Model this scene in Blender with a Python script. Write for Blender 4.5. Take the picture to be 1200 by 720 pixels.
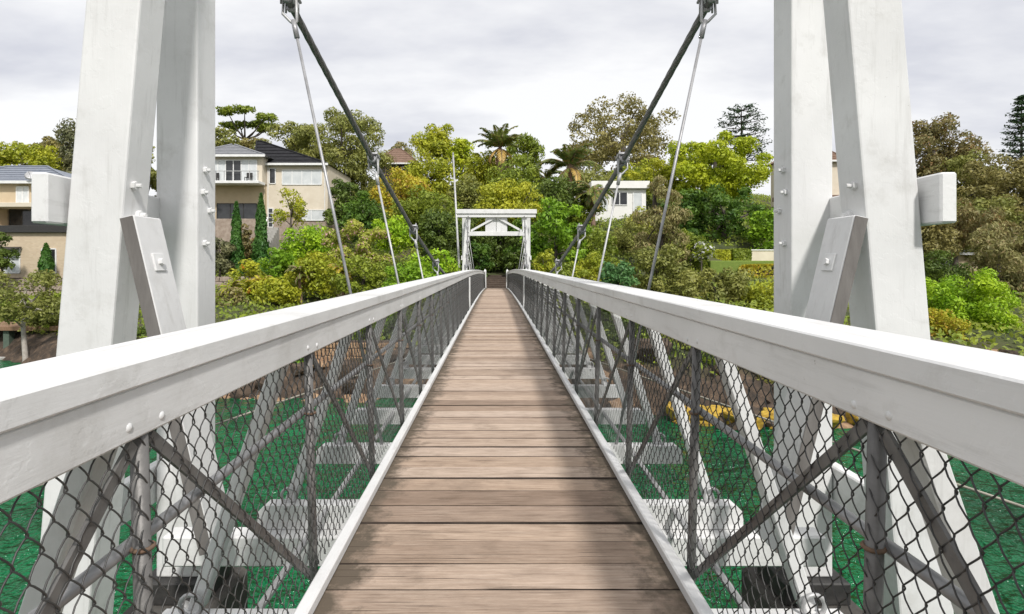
import bpy, math, random
import numpy as np
from mathutils import Vector, Matrix

# ------------------------------------------------------------------ basics
for o in list(bpy.data.objects):
    bpy.data.objects.remove(o)
SC = bpy.context.scene
COL = SC.collection
random.seed(7)
RNG = np.random.default_rng(11)
R = math.radians
F = 635.0            # focal length in photo pixels (1200 wide)
VPX, HOR = 581.0, 309.0
EYE = 1.4
CX = -0.03

# ------------------------------------------------------------------ camera
cd = bpy.data.cameras.new("camera")
cam = bpy.data.objects.new("camera", cd)
COL.objects.link(cam)
cam.location = (CX, 0, EYE)
cam.rotation_euler = (R(90), 0, 0)
cd.sensor_width = 36
cd.lens = 36 * F / 1200
cd.shift_x = (600 - VPX) / 1200
cd.shift_y = -(360 - HOR) / 1200
cd.clip_start = 0.05
cd.clip_end = 3000
SC.camera = cam

# ------------------------------------------------------------------ sky + sun
SUN_DIR = Vector((0.36, -0.92, 1.0)).normalized()     # towards the sun
SUN_EL = math.asin(SUN_DIR.z)
SUN_AZ = math.atan2(SUN_DIR.x, SUN_DIR.y)
w = bpy.data.worlds.new("World")
SC.world = w
w.use_nodes = True
nt = w.node_tree
for n in list(nt.nodes):
    nt.nodes.remove(n)
def N(t, ty, **kw):
    n = t.nodes.new(ty)
    for k, v in kw.items():
        setattr(n, k, v)
    return n
out = N(nt, 'ShaderNodeOutputWorld')
sky = N(nt, 'ShaderNodeTexSky', sky_type='NISHITA', sun_disc=False)
sky.sun_elevation = SUN_EL
sky.sun_rotation = SUN_AZ
bg1 = N(nt, 'ShaderNodeBackground'); bg1.inputs[1].default_value = 0.1
nt.links.new(sky.outputs[0], bg1.inputs[0])
tc = N(nt, 'ShaderNodeTexCoord')
sep = N(nt, 'ShaderNodeSeparateXYZ'); nt.links.new(tc.outputs['Generated'], sep.inputs[0])
mx = N(nt, 'ShaderNodeMath', operation='MAXIMUM'); nt.links.new(sep.outputs[2], mx.inputs[0]); mx.inputs[1].default_value = 0.0
ad = N(nt, 'ShaderNodeMath', operation='ADD'); nt.links.new(mx.outputs[0], ad.inputs[0]); ad.inputs[1].default_value = 0.22
dv = N(nt, 'ShaderNodeVectorMath', operation='DIVIDE'); nt.links.new(tc.outputs['Generated'], dv.inputs[0])
cmb = N(nt, 'ShaderNodeCombineXYZ')
for i in range(3): nt.links.new(ad.outputs[0], cmb.inputs[i])
nt.links.new(cmb.outputs[0], dv.inputs[1])
nz = N(nt, 'ShaderNodeTexNoise'); nz.inputs['Scale'].default_value = 1.15; nz.inputs['Detail'].default_value = 6; nz.inputs['Roughness'].default_value = 0.55
mpw = N(nt, 'ShaderNodeMapping'); mpw.inputs['Location'].default_value = (3.1, 1.7, 0); mpw.inputs['Scale'].default_value = (0.75, 1.3, 1)
nt.links.new(dv.outputs[0], mpw.inputs[0]); nt.links.new(mpw.outputs[0], nz.inputs['Vector'])
cr = N(nt, 'ShaderNodeValToRGB')
cr.color_ramp.elements[0].position = 0.34; cr.color_ramp.elements[0].color = (0.55, 0.56, 0.615, 1)
cr.color_ramp.elements[1].position = 0.56; cr.color_ramp.elements[1].color = (0.83, 0.83, 0.835, 1)
nt.links.new(nz.outputs['Fac'], cr.inputs[0])
bg2 = N(nt, 'ShaderNodeBackground'); bg2.inputs[1].default_value = 1.0
nt.links.new(cr.outputs[0], bg2.inputs[0])
ms = N(nt, 'ShaderNodeMixShader'); ms.inputs[0].default_value = 0.94
nt.links.new(bg1.outputs[0], ms.inputs[1]); nt.links.new(bg2.outputs[0], ms.inputs[2])
nt.links.new(ms.outputs[0], out.inputs[0])

sd = bpy.data.lights.new("sun", 'SUN')
sd.energy = 2.9
sd.angle = R(4.5)
sd.color = (1.0, 0.965, 0.92)
so = bpy.data.objects.new("sun", sd)
COL.objects.link(so)
so.rotation_euler = SUN_DIR.to_track_quat('Z', 'Y').to_euler()
so.location = (20, -40, 60)

vs = SC.view_settings
vs.view_transform = 'Standard'
vs.look = 'None'
vs.exposure = 0.32
vs.gamma = 1.0
vs.use_curve_mapping = False

# ------------------------------------------------------------------ materials
MATS = {}
def new_mat(name):
    m = bpy.data.materials.new(name)
    m.use_nodes = True
    t = m.node_tree
    b = t.nodes['Principled BSDF']
    MATS[name] = m
    return m, t, b
def coords(t, scale=(1, 1, 1), rand=False, kind='Object'):
    c = N(t, 'ShaderNodeTexCoord')
    m = N(t, 'ShaderNodeMapping'); m.inputs['Scale'].default_value = scale
    t.links.new(c.outputs[kind], m.inputs[0])
    if rand:
        oi = N(t, 'ShaderNodeObjectInfo')
        mu = N(t, 'ShaderNodeMath', operation='MULTIPLY'); mu.inputs[1].default_value = 173.0
        t.links.new(oi.outputs['Random'], mu.inputs[0])
        cb = N(t, 'ShaderNodeCombineXYZ')
        for i in range(3): t.links.new(mu.outputs[0], cb.inputs[i])
        t.links.new(cb.outputs[0], m.inputs['Location'])
    return m.outputs[0]
def noise(t, vec, scale, detail=5, rough=0.6):
    n = N(t, 'ShaderNodeTexNoise'); n.inputs['Scale'].default_value = scale
    n.inputs['Detail'].default_value = detail; n.inputs['Roughness'].default_value = rough
    t.links.new(vec, n.inputs['Vector'])
    return n.outputs['Fac']
def ramp(t, fac, stops):
    r = N(t, 'ShaderNodeValToRGB')
    e = r.color_ramp.elements
    while len(e) < len(stops): e.new(0.5)
    for i, (p, c) in enumerate(stops):
        e[i].position = p
        e[i].color = (*c, 1) if len(c) == 3 else c
    t.links.new(fac, r.inputs[0])
    return r.outputs[0]
def mixc(t, fac, a, b, mode='MIX'):
    m = N(t, 'ShaderNodeMix', data_type='RGBA', blend_type=mode)
    if isinstance(fac, (int, float)): m.inputs[0].default_value = fac
    else: t.links.new(fac, m.inputs[0])
    for i, v in ((6, a), (7, b)):
        if isinstance(v, tuple): m.inputs[i].default_value = (*v, 1)
        else: t.links.new(v, m.inputs[i])
    return m.outputs[2]
def bump(t, b, h, strength, dist=0.01):
    n = N(t, 'ShaderNodeBump'); n.inputs['Strength'].default_value = strength; n.inputs['Distance'].default_value = dist
    t.links.new(h, n.inputs['Height']); t.links.new(n.outputs[0], b.inputs['Normal'])
def simple(name, c1, c2, scale=8, rough=0.7, bs=0.2, metal=0.0, stretch=(1, 1, 1), spec=0.4, rand=False, bd=0.01):
    m, t, b = new_mat(name)
    v = coords(t, stretch, rand)
    n = noise(t, v, scale)
    t.links.new(ramp(t, n, [(0.3, c1), (0.7, c2)]), b.inputs['Base Color'])
    b.inputs['Roughness'].default_value = rough
    b.inputs['Metallic'].default_value = metal
    b.inputs['Specular IOR Level'].default_value = spec
    if bs: bump(t, b, noise(t, v, scale * 4), bs, bd)
    return m

# painted white timber: thick old paint, brush relief, chips and grime streaks
for nm, st in (('white_paint', (9, 9, 0.7)), ('white_rail', (9, 0.7, 9)), ('white_beam', (0.7, 9, 9))):
    m, t, b = new_mat(nm)
    v = coords(t, rand=True)
    base = ramp(t, noise(t, v, 1.3, 6), [(0.3, (0.62, 0.62, 0.615)), (0.65, (0.735, 0.735, 0.73))])
    gr = noise(t, coords(t, st, rand=True), 5.0, 6, 0.65)
    streak = ramp(t, noise(t, coords(t, st, rand=True), 1.6, 7, 0.72), [(0.55, (0, 0, 0)), (0.85, (1, 1, 1))])
    base = mixc(t, streak, base, (0.47, 0.465, 0.45))
    grime = ramp(t, noise(t, v, 3.5, 7, 0.7), [(0.55, (0, 0, 0)), (0.82, (0.75, 0.75, 0.75))])
    base = mixc(t, grime, base, (0.45, 0.44, 0.415))
    spots = ramp(t, noise(t, v, 30, 4, 0.75), [(0.71, (0, 0, 0)), (0.76, (1, 1, 1))])
    base = mixc(t, spots, base, (0.33, 0.31, 0.285))
    t.links.new(base, b.inputs['Base Color'])
    b.inputs['Roughness'].default_value = 0.5
    b.inputs['Specular IOR Level'].default_value = 0.35
    chip = ramp(t, noise(t, v, 6, 5, 0.6), [(0.52, (0, 0, 0)), (0.56, (1, 1, 1))])
    h = mixc(t, 0.22, mixc(t, 0.4, gr, noise(t, v, 18, 6, 0.6)), chip)
    bump(t, b, h, 0.30, 0.006)
simple('white_far', (0.66, 0.66, 0.65), (0.80, 0.80, 0.79), 3, 0.6, 0.1)

# weathered deck timber, grain along X, every board its own tone
m, t, b = new_mat('deck_wood')
v = coords(t, (1, 1, 1), rand=True)
vg = coords(t, (1.3, 42, 14), rand=True)
g = noise(t, vg, 3.0, 9, 0.72)
col = ramp(t, g, [(0.22, (0.19, 0.14, 0.108)), (0.42, (0.375, 0.292, 0.232)), (0.58, (0.465, 0.375, 0.308)), (0.78, (0.57, 0.49, 0.42))])
oi = N(t, 'ShaderNodeObjectInfo')
tone = ramp(t, oi.outputs['Random'], [(0.0, (0.55, 0.50, 0.46)), (0.12, (1.02, 0.99, 0.96)), (0.35, (0.76, 0.71, 0.66)), (0.55, (1.16, 1.16, 1.16)), (0.8, (0.92, 0.86, 0.79)), (1.0, (1.28, 1.30, 1.32))])
col = mixc(t, 1.0, col, tone, 'MULTIPLY')
mid = ramp(t, noise(t, coords(t, (1, 3, 3), rand=True), 5.0, 7, 0.68), [(0.30, (0.80, 0.79, 0.78)), (0.5, (1.0, 1.0, 1.0)), (0.72, (1.18, 1.18, 1.18))])
col = mixc(t, 1.0, col, mid, 'MULTIPLY')
blot = ramp(t, noise(t, v, 3.2, 6, 0.65), [(0.56, (0, 0, 0)), (0.80, (0.75, 0.75, 0.75))])
col = mixc(t, blot, col, (0.22, 0.165, 0.125))
# grime and lichen gathering along the board ends
co = N(t, 'ShaderNodeTexCoord'); sp = N(t, 'ShaderNodeSeparateXYZ'); t.links.new(co.outputs['Object'], sp.inputs[0])
ab = N(t, 'ShaderNodeMath', operation='ABSOLUTE'); t.links.new(sp.outputs[0], ab.inputs[0])
nn = N(t, 'ShaderNodeMath', operation='MULTIPLY_ADD'); t.links.new(noise(t, v, 7, 6, 0.7), nn.inputs[0]); nn.inputs[1].default_value = 0.55; t.links.new(ab.outputs[0], nn.inputs[2])
edge = ramp(t, nn.outputs[0], [(0.86, (0, 0, 0)), (1.08, (1, 1, 1))])
col = mixc(t, edge, col, (0.125, 0.10, 0.075))
crk = ramp(t, noise(t, coords(t, (0.7, 60, 10), rand=True), 2.2, 3, 0.5), [(0.655, (0, 0, 0)), (0.685, (1, 1, 1))])
col = mixc(t, crk, col, (0.05, 0.035, 0.025))
t.links.new(col, b.inputs['Base Color'])
b.inputs['Roughness'].default_value = 0.85
b.inputs['Specular IOR Level'].default_value = 0.2
bump(t, b, mixc(t, crk, g, (0, 0, 0)), 0.55, 0.008)

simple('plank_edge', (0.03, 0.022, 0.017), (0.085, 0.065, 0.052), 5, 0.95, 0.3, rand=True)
simple('grey_steel', (0.11, 0.106, 0.102), (0.21, 0.203, 0.195), 9, 0.5, 0.2, 0.3)
simple('galv_pipe', (0.26, 0.26, 0.265), (0.42, 0.42, 0.43), 9, 0.45, 0.1, 0.4)
simple('galv_light', (0.36, 0.36, 0.36), (0.52, 0.52, 0.52), 9, 0.45, 0.1, 0.3)
simple('grey_timber', (0.12, 0.11, 0.103), (0.19, 0.178, 0.168), 5, 0.9, 0.3, stretch=(3, 3, 0.6))
simple('rust', (0.12, 0.085, 0.06), (0.19, 0.115, 0.075), 30, 0.9, 0.2)
simple('guy_steel', (0.26, 0.24, 0.20), (0.40, 0.37, 0.31), 9, 0.6, 0.1)
simple('wire_black', (0.025, 0.025, 0.025), (0.06, 0.058, 0.056), 20, 0.4, 0.0, 0.0)
simple('wire_grey', (0.06, 0.059, 0.058), (0.13, 0.127, 0.124), 20, 0.4, 0.0, 0.0)
simple('cable_steel', (0.12, 0.117, 0.115), (0.22, 0.215, 0.21), 30, 0.5, 0.2, 0.3)
simple('dark_steel', (0.02, 0.02, 0.02), (0.05, 0.047, 0.045), 10, 0.6, 0.3)
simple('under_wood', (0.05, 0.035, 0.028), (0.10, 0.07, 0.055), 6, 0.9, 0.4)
simple('old_wood', (0.16, 0.09, 0.05), (0.30, 0.19, 0.12), 4, 0.9, 0.4, stretch=(6, 6, 1))
simple('concrete', (0.30, 0.29, 0.27), (0.42, 0.41, 0.385), 5, 0.9, 0.4)
simple('dark_concrete', (0.05, 0.047, 0.042), (0.12, 0.11, 0.10), 5, 0.95, 0.5)
simple('bark', (0.05, 0.042, 0.034), (0.12, 0.10, 0.083), 6, 0.95, 0.5, stretch=(1, 1, 0.3))
simple('pale_bark', (0.30, 0.26, 0.22), (0.48, 0.44, 0.40), 4, 0.9, 0.3)
simple('palm_bark', (0.16, 0.10, 0.07), (0.30, 0.20, 0.15), 6, 0.95, 0.4)
simple('beige_render', (0.50, 0.40, 0.27), (0.57, 0.465, 0.32), 1.5, 0.9, 0.1)
simple('cream_render', (0.60, 0.53, 0.42), (0.68, 0.61, 0.50), 1.5, 0.9, 0.1)
simple('white_render', (0.74, 0.73, 0.70), (0.81, 0.80, 0.78), 1.5, 0.85, 0.1)
simple('grey_roof', (0.19, 0.195, 0.21), (0.27, 0.275, 0.29), 3, 0.8, 0.3)
simple('blue_roof', (0.17, 0.19, 0.23), (0.24, 0.26, 0.30), 3, 0.8, 0.3)
simple('black_roof', (0.013, 0.013, 0.015), (0.028, 0.028, 0.031), 3, 0.75, 0.3, spec=0.15)
simple('brown_roof', (0.16, 0.10, 0.07), (0.24, 0.155, 0.115), 3, 0.9, 0.3)
simple('green_paint', (0.07, 0.10, 0.075), (0.11, 0.14, 0.11), 5, 0.7, 0.1)
simple('pink_paint', (0.45, 0.10, 0.14), (0.52, 0.14, 0.18), 5, 0.5, 0.1)
simple('blue_paint', (0.05, 0.09, 0.15), (0.07, 0.12, 0.19), 5, 0.5, 0.1)
simple('curtain_glass', (0.50, 0.53, 0.54), (0.68, 0.70, 0.70), 1.2, 0.15, 0.0, spec=0.6)
simple('dark_glass', (0.015, 0.016, 0.018), (0.04, 0.042, 0.045), 1.5, 0.08, 0.0, spec=0.6)
simple('sandstone', (0.20, 0.12, 0.07), (0.40, 0.27, 0.165), 2.5, 0.95, 0.6, rand=True)
simple('dark_rock', (0.035, 0.028, 0.022), (0.12, 0.085, 0.06), 1.8, 0.95, 0.7, rand=True, bd=0.05)
simple('yellow_rock', (0.26, 0.15, 0.03), (0.56, 0.39, 0.05), 3.0, 0.9, 0.5, rand=True)
simple('garden_stone', (0.26, 0.20, 0.16), (0.42, 0.35, 0.29), 3.0, 0.95, 0.5, rand=True)
# brick walls far away: a few courses can just be told apart
m, t, b = new_mat('brick')
v = coords(t)
bt = N(t, 'ShaderNodeTexBrick'); bt.inputs['Scale'].default_value = 2.2
bt.inputs['Color1'].default_value = (0.52, 0.41, 0.28, 1); bt.inputs['Color2'].default_value = (0.60, 0.49, 0.345, 1); bt.inputs['Mortar'].default_value = (0.52, 0.44, 0.35, 1)
mp = N(t, 'ShaderNodeMapping'); mp.inputs['Rotation'].default_value = (R(90), 0, 0)
cc = N(t, 'ShaderNodeTexCoord'); t.links.new(cc.outputs['Object'], mp.inputs[0]); t.links.new(mp.outputs[0], bt.inputs['Vector'])
t.links.new(mixc(t, ramp(t, noise(t, v, 0.8), [(0.4, (0, 0, 0)), (0.7, (0.6, 0.6, 0.6))]), bt.outputs[0], (0.55, 0.46, 0.33)), b.inputs['Base Color'])
b.inputs['Roughness'].default_value = 0.95
# ground
m, t, b = new_mat('ground')
v = coords(t)
gc = ramp(t, noise(t, v, 0.35, 8, 0.65), [(0.35, (0.035, 0.045, 0.014)), (0.5, (0.06, 0.075, 0.02)), (0.68, (0.11, 0.085, 0.045))])
geo = N(t, 'ShaderNodeNewGeometry'); sz = N(t, 'ShaderNodeSeparateXYZ'); t.links.new(geo.outputs['Position'], sz.inputs[0])
hz = N(t, 'ShaderNodeMath', operation='MULTIPLY_ADD'); t.links.new(noise(t, v, 1.2, 5), hz.inputs[0]); hz.inputs[1].default_value = 1.2; t.links.new(sz.outputs[2], hz.inputs[2])
mr = N(t, 'ShaderNodeMapRange'); mr.inputs[1].default_value = -2.2; mr.inputs[2].default_value = -1.4; t.links.new(hz.outputs[0], mr.inputs[0])
rc = ramp(t, noise(t, v, 2.5, 8, 0.7), [(0.35, (0.030, 0.024, 0.018)), (0.52, (0.075, 0.052, 0.036)), (0.72, (0.19, 0.13, 0.085))])
t.links.new(mixc(t, mr.outputs[0], rc, gc), b.inputs['Base Color'])
b.inputs['Roughness'].default_value = 0.95
bump(t, b, noise(t, v, 3, 8, 0.7), 0.8, 0.15)
simple('lawn', (0.12, 0.19, 0.03), (0.19, 0.25, 0.05), 12, 0.9, 0.5)
simple('path_earth', (0.05, 0.037, 0.028), (0.10, 0.073, 0.055), 6, 0.95, 0.4)
# water: deep emerald, small wind ripples
m, t, b = new_mat('water')
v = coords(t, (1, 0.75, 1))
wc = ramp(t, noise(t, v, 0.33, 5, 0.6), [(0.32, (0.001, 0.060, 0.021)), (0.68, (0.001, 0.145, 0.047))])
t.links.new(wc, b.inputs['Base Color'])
b.inputs['Roughness'].default_value = 0.13
b.inputs['IOR'].default_value = 1.33
b.inputs['Specular IOR Level'].default_value = 0.5
w1 = ramp(t, noise(t, v, 2.4, 3, 0.5), [(0.32, (0, 0, 0)), (0.70, (1, 1, 1))])
w2 = noise(t, coords(t, (1.0, 1.7, 1)), 5.0, 3, 0.5)
bump(t, b, mixc(t, 0.35, w1, w2), 1.0, 0.42)

def leaf_mat(name, ca, cb, cc=None, transl=0.3):
    m = bpy.data.materials.new(name); m.use_nodes = True; MATS[name] = m
    t = m.node_tree; b = t.nodes['Principled BSDF']; o = t.nodes['Material Output']
    g = N(t, 'ShaderNodeNewGeometry')
    v = coords(t, rand=True)
    n = noise(t, v, 0.55, 4, 0.6)
    ca, cb = [tuple(min(0.75, x * 1.62) for x in q_) for q_ in (ca, cb)]
    c = ramp(t, n, [(0.38, ca), (0.62, cb)])
    hs = N(t, 'ShaderNodeHueSaturation')
    mr = N(t, 'ShaderNodeMapRange'); mr.inputs[3].default_value = 0.76; mr.inputs[4].default_value = 1.24
    t.links.new(g.outputs['Random Per Island'], mr.inputs[0]); t.links.new(mr.outputs[0], hs.inputs['Value'])
    if cc:
        gt = N(t, 'ShaderNodeMath', operation='GREATER_THAN'); gt.inputs[1].default_value = 0.87
        t.links.new(g.outputs['Random Per Island'], gt.inputs[0])
        c = mixc(t, gt.outputs[0], c, cc)
    t.links.new(c, hs.inputs['Color'])
    t.links.new(hs.outputs[0], b.inputs['Base Color'])
    b.inputs['Roughness'].default_value = 0.5
    b.inputs['Specular IOR Level'].default_value = 0.35
    tr = N(t, 'ShaderNodeBsdfTranslucent'); t.links.new(hs.outputs[0], tr.inputs[0])
    mxs = N(t, 'ShaderNodeMixShader'); mxs.inputs[0].default_value = transl
    t.links.new(b.outputs[0], mxs.inputs[1]); t.links.new(tr.outputs[0], mxs.inputs[2]); t.links.new(mxs.outputs[0], o.inputs[0])
leaf_mat('leaf_lime', (0.2, 0.25, 0.012), (0.32, 0.35, 0.018))
leaf_mat('leaf_vivid', (0.15, 0.265, 0.012), (0.255, 0.35, 0.016))
leaf_mat('leaf_yellow', (0.185, 0.215, 0.018), (0.3, 0.3, 0.022))
leaf_mat('leaf_mid', (0.11, 0.15, 0.018), (0.185, 0.22, 0.024))
leaf_mat('leaf_bright', (0.09, 0.18, 0.012), (0.17, 0.27, 0.016))
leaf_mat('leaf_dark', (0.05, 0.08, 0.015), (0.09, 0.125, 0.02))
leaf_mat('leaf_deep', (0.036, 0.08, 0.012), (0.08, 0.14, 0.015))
leaf_mat('leaf_olive', (0.13, 0.145, 0.034), (0.2, 0.2, 0.05))
leaf_mat('leaf_grey', (0.085, 0.095, 0.045), (0.15, 0.145, 0.07))
leaf_mat('leaf_brown', (0.14, 0.128, 0.042), (0.2, 0.172, 0.056))
leaf_mat('leaf_rust', (0.125, 0.115, 0.042), (0.185, 0.155, 0.058), (0.24, 0.15, 0.06))
leaf_mat('leaf_tan', (0.15, 0.15, 0.052), (0.225, 0.2, 0.08), (0.3, 0.23, 0.11))
leaf_mat('leaf_pink', (0.18, 0.22, 0.03), (0.26, 0.27, 0.04), (0.55, 0.34, 0.31))
leaf_mat('leaf_gold', (0.26, 0.25, 0.02), (0.38, 0.32, 0.03), (0.45, 0.28, 0.04))
leaf_mat('leaf_cypress', (0.030, 0.085, 0.016), (0.055, 0.125, 0.02))
leaf_mat('leaf_blue', (0.05, 0.125, 0.04), (0.09, 0.18, 0.06))
leaf_mat('leaf_pine', (0.020, 0.042, 0.018), (0.040, 0.068, 0.026))
leaf_mat('leaf_palm', (0.085, 0.125, 0.03), (0.16, 0.185, 0.045), (0.26, 0.2, 0.05))
leaf_mat('leaf_drypalm', (0.30, 0.19, 0.07), (0.42, 0.30, 0.09))
leaf_mat('flower_orange', (0.65, 0.16, 0.02), (0.75, 0.24, 0.03))
leaf_mat('flower_white', (0.72, 0.72, 0.70), (0.80, 0.80, 0.78))

# ------------------------------------------------------------------ mesh helpers
WORLD_ORIGIN = {}
class MB:
    def __init__(s): s.v = []; s.f = []
    def add(s, vs_, fs):
        k = len(s.v); s.v += [tuple(x) for x in vs_]; s.f += [tuple(i + k for i in f) for f in fs]
    def cbox(s, c, ax, h, ch=0.006):
        """chamfered box: centre, 3 unit axes, half sizes"""
        c = Vector(c); ax = [Vector(a) for a in ax]
        ch = min(ch, min(h) * 0.45)
        if ch <= 0:
            vs_ = [c + ax[0] * h[0] * i + ax[1] * h[1] * j + ax[2] * h[2] * k for i in (-1, 1) for j in (-1, 1) for k in (-1, 1)]
            s.add(vs_, [(0, 1, 3, 2), (4, 6, 7, 5), (0, 4, 5, 1), (2, 3, 7, 6), (0, 2, 6, 4), (1, 5, 7, 3)]); return
        idx = {}; vs_ = []
        for i in (-1, 1):
            for j in (-1, 1):
                for k in (-1, 1):
                    for a in range(3):
                        e = [h[0] - ch, h[1] - ch, h[2] - ch]; e[a] = h[a]
                        idx[(i, j, k, a)] = len(vs_)
                        vs_.append(c + ax[0] * e[0] * i + ax[1] * e[1] * j + ax[2] * e[2] * k)
        fs = []
        def face(ids):
            p = [vs_[q] for q in ids]
            n = (p[1] - p[0]).cross(p[2] - p[0])
            mid = sum(p, Vector()) / len(p) - c
            fs.append(ids if n.dot(mid) > 0 else ids[::-1])
        for a in range(3):
            o1, o2 = [x for x in range(3) if x != a]
            for sg in (-1, 1):
                ids = []
                for (q, r) in ((-1, -1), (1, -1), (1, 1), (-1, 1)):
                    key = [0, 0, 0]; key[a] = sg; key[o1] = q; key[o2] = r
                    ids.append(idx[(*key, a)])
                face(ids)
        for a in range(3):
            o1, o2 = [x for x in range(3) if x != a]
            for q in (-1, 1):
                for r in (-1, 1):
                    k1 = [0, 0, 0]; k1[o1] = q; k1[o2] = r
                    A = list(k1); A[a] = -1; B = list(k1); B[a] = 1
                    face([idx[(*A, o1)], idx[(*B, o1)], idx[(*B, o2)], idx[(*A, o2)]])
        for i in (-1, 1):
            for j in (-1, 1):
                for k in (-1, 1):
                    face([idx[(i, j, k, 0)], idx[(i, j, k, 1)], idx[(i, j, k, 2)]])
        s.add(vs_, fs)
    def box(s, x0, x1, y0, y1, z0, z1, ch=0.006):
        s.cbox(((x0 + x1) / 2, (y0 + y1) / 2, (z0 + z1) / 2), ((1, 0, 0), (0, 1, 0), (0, 0, 1)),
               (abs(x1 - x0) / 2, abs(y1 - y0) / 2, abs(z1 - z0) / 2), ch)
    def beam(s, p0, p1, wx, wy, side=(0, 1, 0), ch=0.006):
        """timber from p0 to p1; wy measured along 'side' (made square to the axis), wx across"""
        p0 = Vector(p0); p1 = Vector(p1); d = (p1 - p0); L = d.length; d.normalize()
        sd_ = Vector(side); sd_ = (sd_ - d * sd_.dot(d)).normalized(); o = d.cross(sd_)
        s.cbox((p0 + p1) / 2, (o, sd_, d), (wx / 2, wy / 2, L / 2), ch)
    def tube(s, pts, r, n=8, cap=True):
        pts = [Vector(p) for p in pts]; m_ = len(pts)
        rr = r if hasattr(r, '__len__') else [r] * m_
        vs_ = []; fs = []
        up = None
        for i, p in enumerate(pts):
            d = (pts[min(i + 1, m_ - 1)] - pts[max(i - 1, 0)]).normalized()
            if up is None:
                up = Vector((0, 0, 1)) if abs(d.z) < 0.9 else Vector((1, 0, 0))
            u = (up - d * up.dot(d))
            if u.length < 1e-5: u = Vector((0, 1, 0)) - d * d.y
            u.normalize(); up = u; w_ = d.cross(u)
            for k in range(n):
                a = 2 * math.pi * k / n
                vs_.append(p + (u * math.cos(a) + w_ * math.sin(a)) * rr[i])
        for i in range(m_ - 1):
            for k in range(n):
                fs.append((i * n + k, i * n + (k + 1) % n, (i + 1) * n + (k + 1) % n, (i + 1) * n + k))
        if cap:
            fs.append(tuple(range(n))[::-1]); fs.append(tuple((m_ - 1) * n + k for k in range(n)))
        s.add(vs_, fs)
    def dome(s, c, nrm, r, hgt, n=8):
        c = Vector(c); nrm = Vector(nrm).normalized()
        u = nrm.orthogonal().normalized(); w_ = nrm.cross(u)
        vs_ = []
        for (rr, hh) in ((1, 0), (0.8, 0.65)):
            for k in range(n):
                a = 2 * math.pi * k / n
                vs_.append(c + (u * math.cos(a) + w_ * math.sin(a)) * r * rr + nrm * hgt * hh)
        vs_.append(c + nrm * hgt)
        fs = [(k, (k + 1) % n, n + (k + 1) % n, n + k) for k in range(n)] + [(n + k, n + (k + 1) % n, 2 * n) for k in range(n)]
        s.add(vs_, fs)
    def torus(s, c, ax, R_, r, n=14, m_=6):
        c = Vector(c); ax = Vector(ax).normalized(); u = ax.orthogonal().normalized(); w_ = ax.cross(u)
        vs_ = []; fs = []
        for i in range(n):
            a = 2 * math.pi * i / n; d = u * math.cos(a) + w_ * math.sin(a)
            for k in range(m_):
                bb = 2 * math.pi * k / m_
                vs_.append(c + d * (R_ + r * math.cos(bb)) + ax * r * math.sin(bb))
        for i in range(n):
            for k in range(m_):
                fs.append((i * m_ + k, ((i + 1) % n) * m_ + k, ((i + 1) % n) * m_ + (k + 1) % m_, i * m_ + (k + 1) % m_))
        s.add(vs_, fs)
    def poly(s, pts): s.add(pts, [tuple(range(len(pts)))])
    def mesh(s, name, smooth=False):
        me = bpy.data.meshes.new(name)
        me.from_pydata(s.v, [], s.f); me.update()
        if smooth: me.polygons.foreach_set('use_smooth', [True] * len(me.polygons))
        return me
    def build(s, name, mat, parent=None, smooth=False, **kw):
        me = s.mesh(name, smooth); me.materials.append(MATS[mat])
        return link(name, me, parent, **kw)
def link(name, me, parent=None, loc=None, rot=None, **props):
    o = bpy.data.objects.new(name, me); COL.objects.link(o)
    po = Vector((0, 0, 0))
    if parent is not None:
        o.parent = parent; po = WORLD_ORIGIN[parent.name]
    wl = Vector(loc) if loc is not None else Vector((0, 0, 0))
    o.location = wl - po
    WORLD_ORIGIN[o.name] = wl
    if rot: o.rotation_euler = rot
    for k, v_ in props.items(): o[k] = v_
    return o
def thing(name, loc, label, category, group=None, kind=None):
    o = bpy.data.objects.new(name, None); COL.objects.link(o)
    o.empty_display_size = 0.3
    o.location = loc; WORLD_ORIGIN[o.name] = Vector(loc)
    o['label'] = label; o['category'] = category
    if group: o['group'] = group
    if kind: o['kind'] = kind
    return o
def tag(o, label, category, group=None, kind=None):
    o['label'] = label; o['category'] = category
    if group: o['group'] = group
    if kind: o['kind'] = kind
    return o
def at(px, py, d):
    """the point seen at photo pixel (px,py) when d metres away along the bridge"""
    return Vector(((px - VPX) * d / F + CX, d, EYE + (HOR - py) * d / F))

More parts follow.
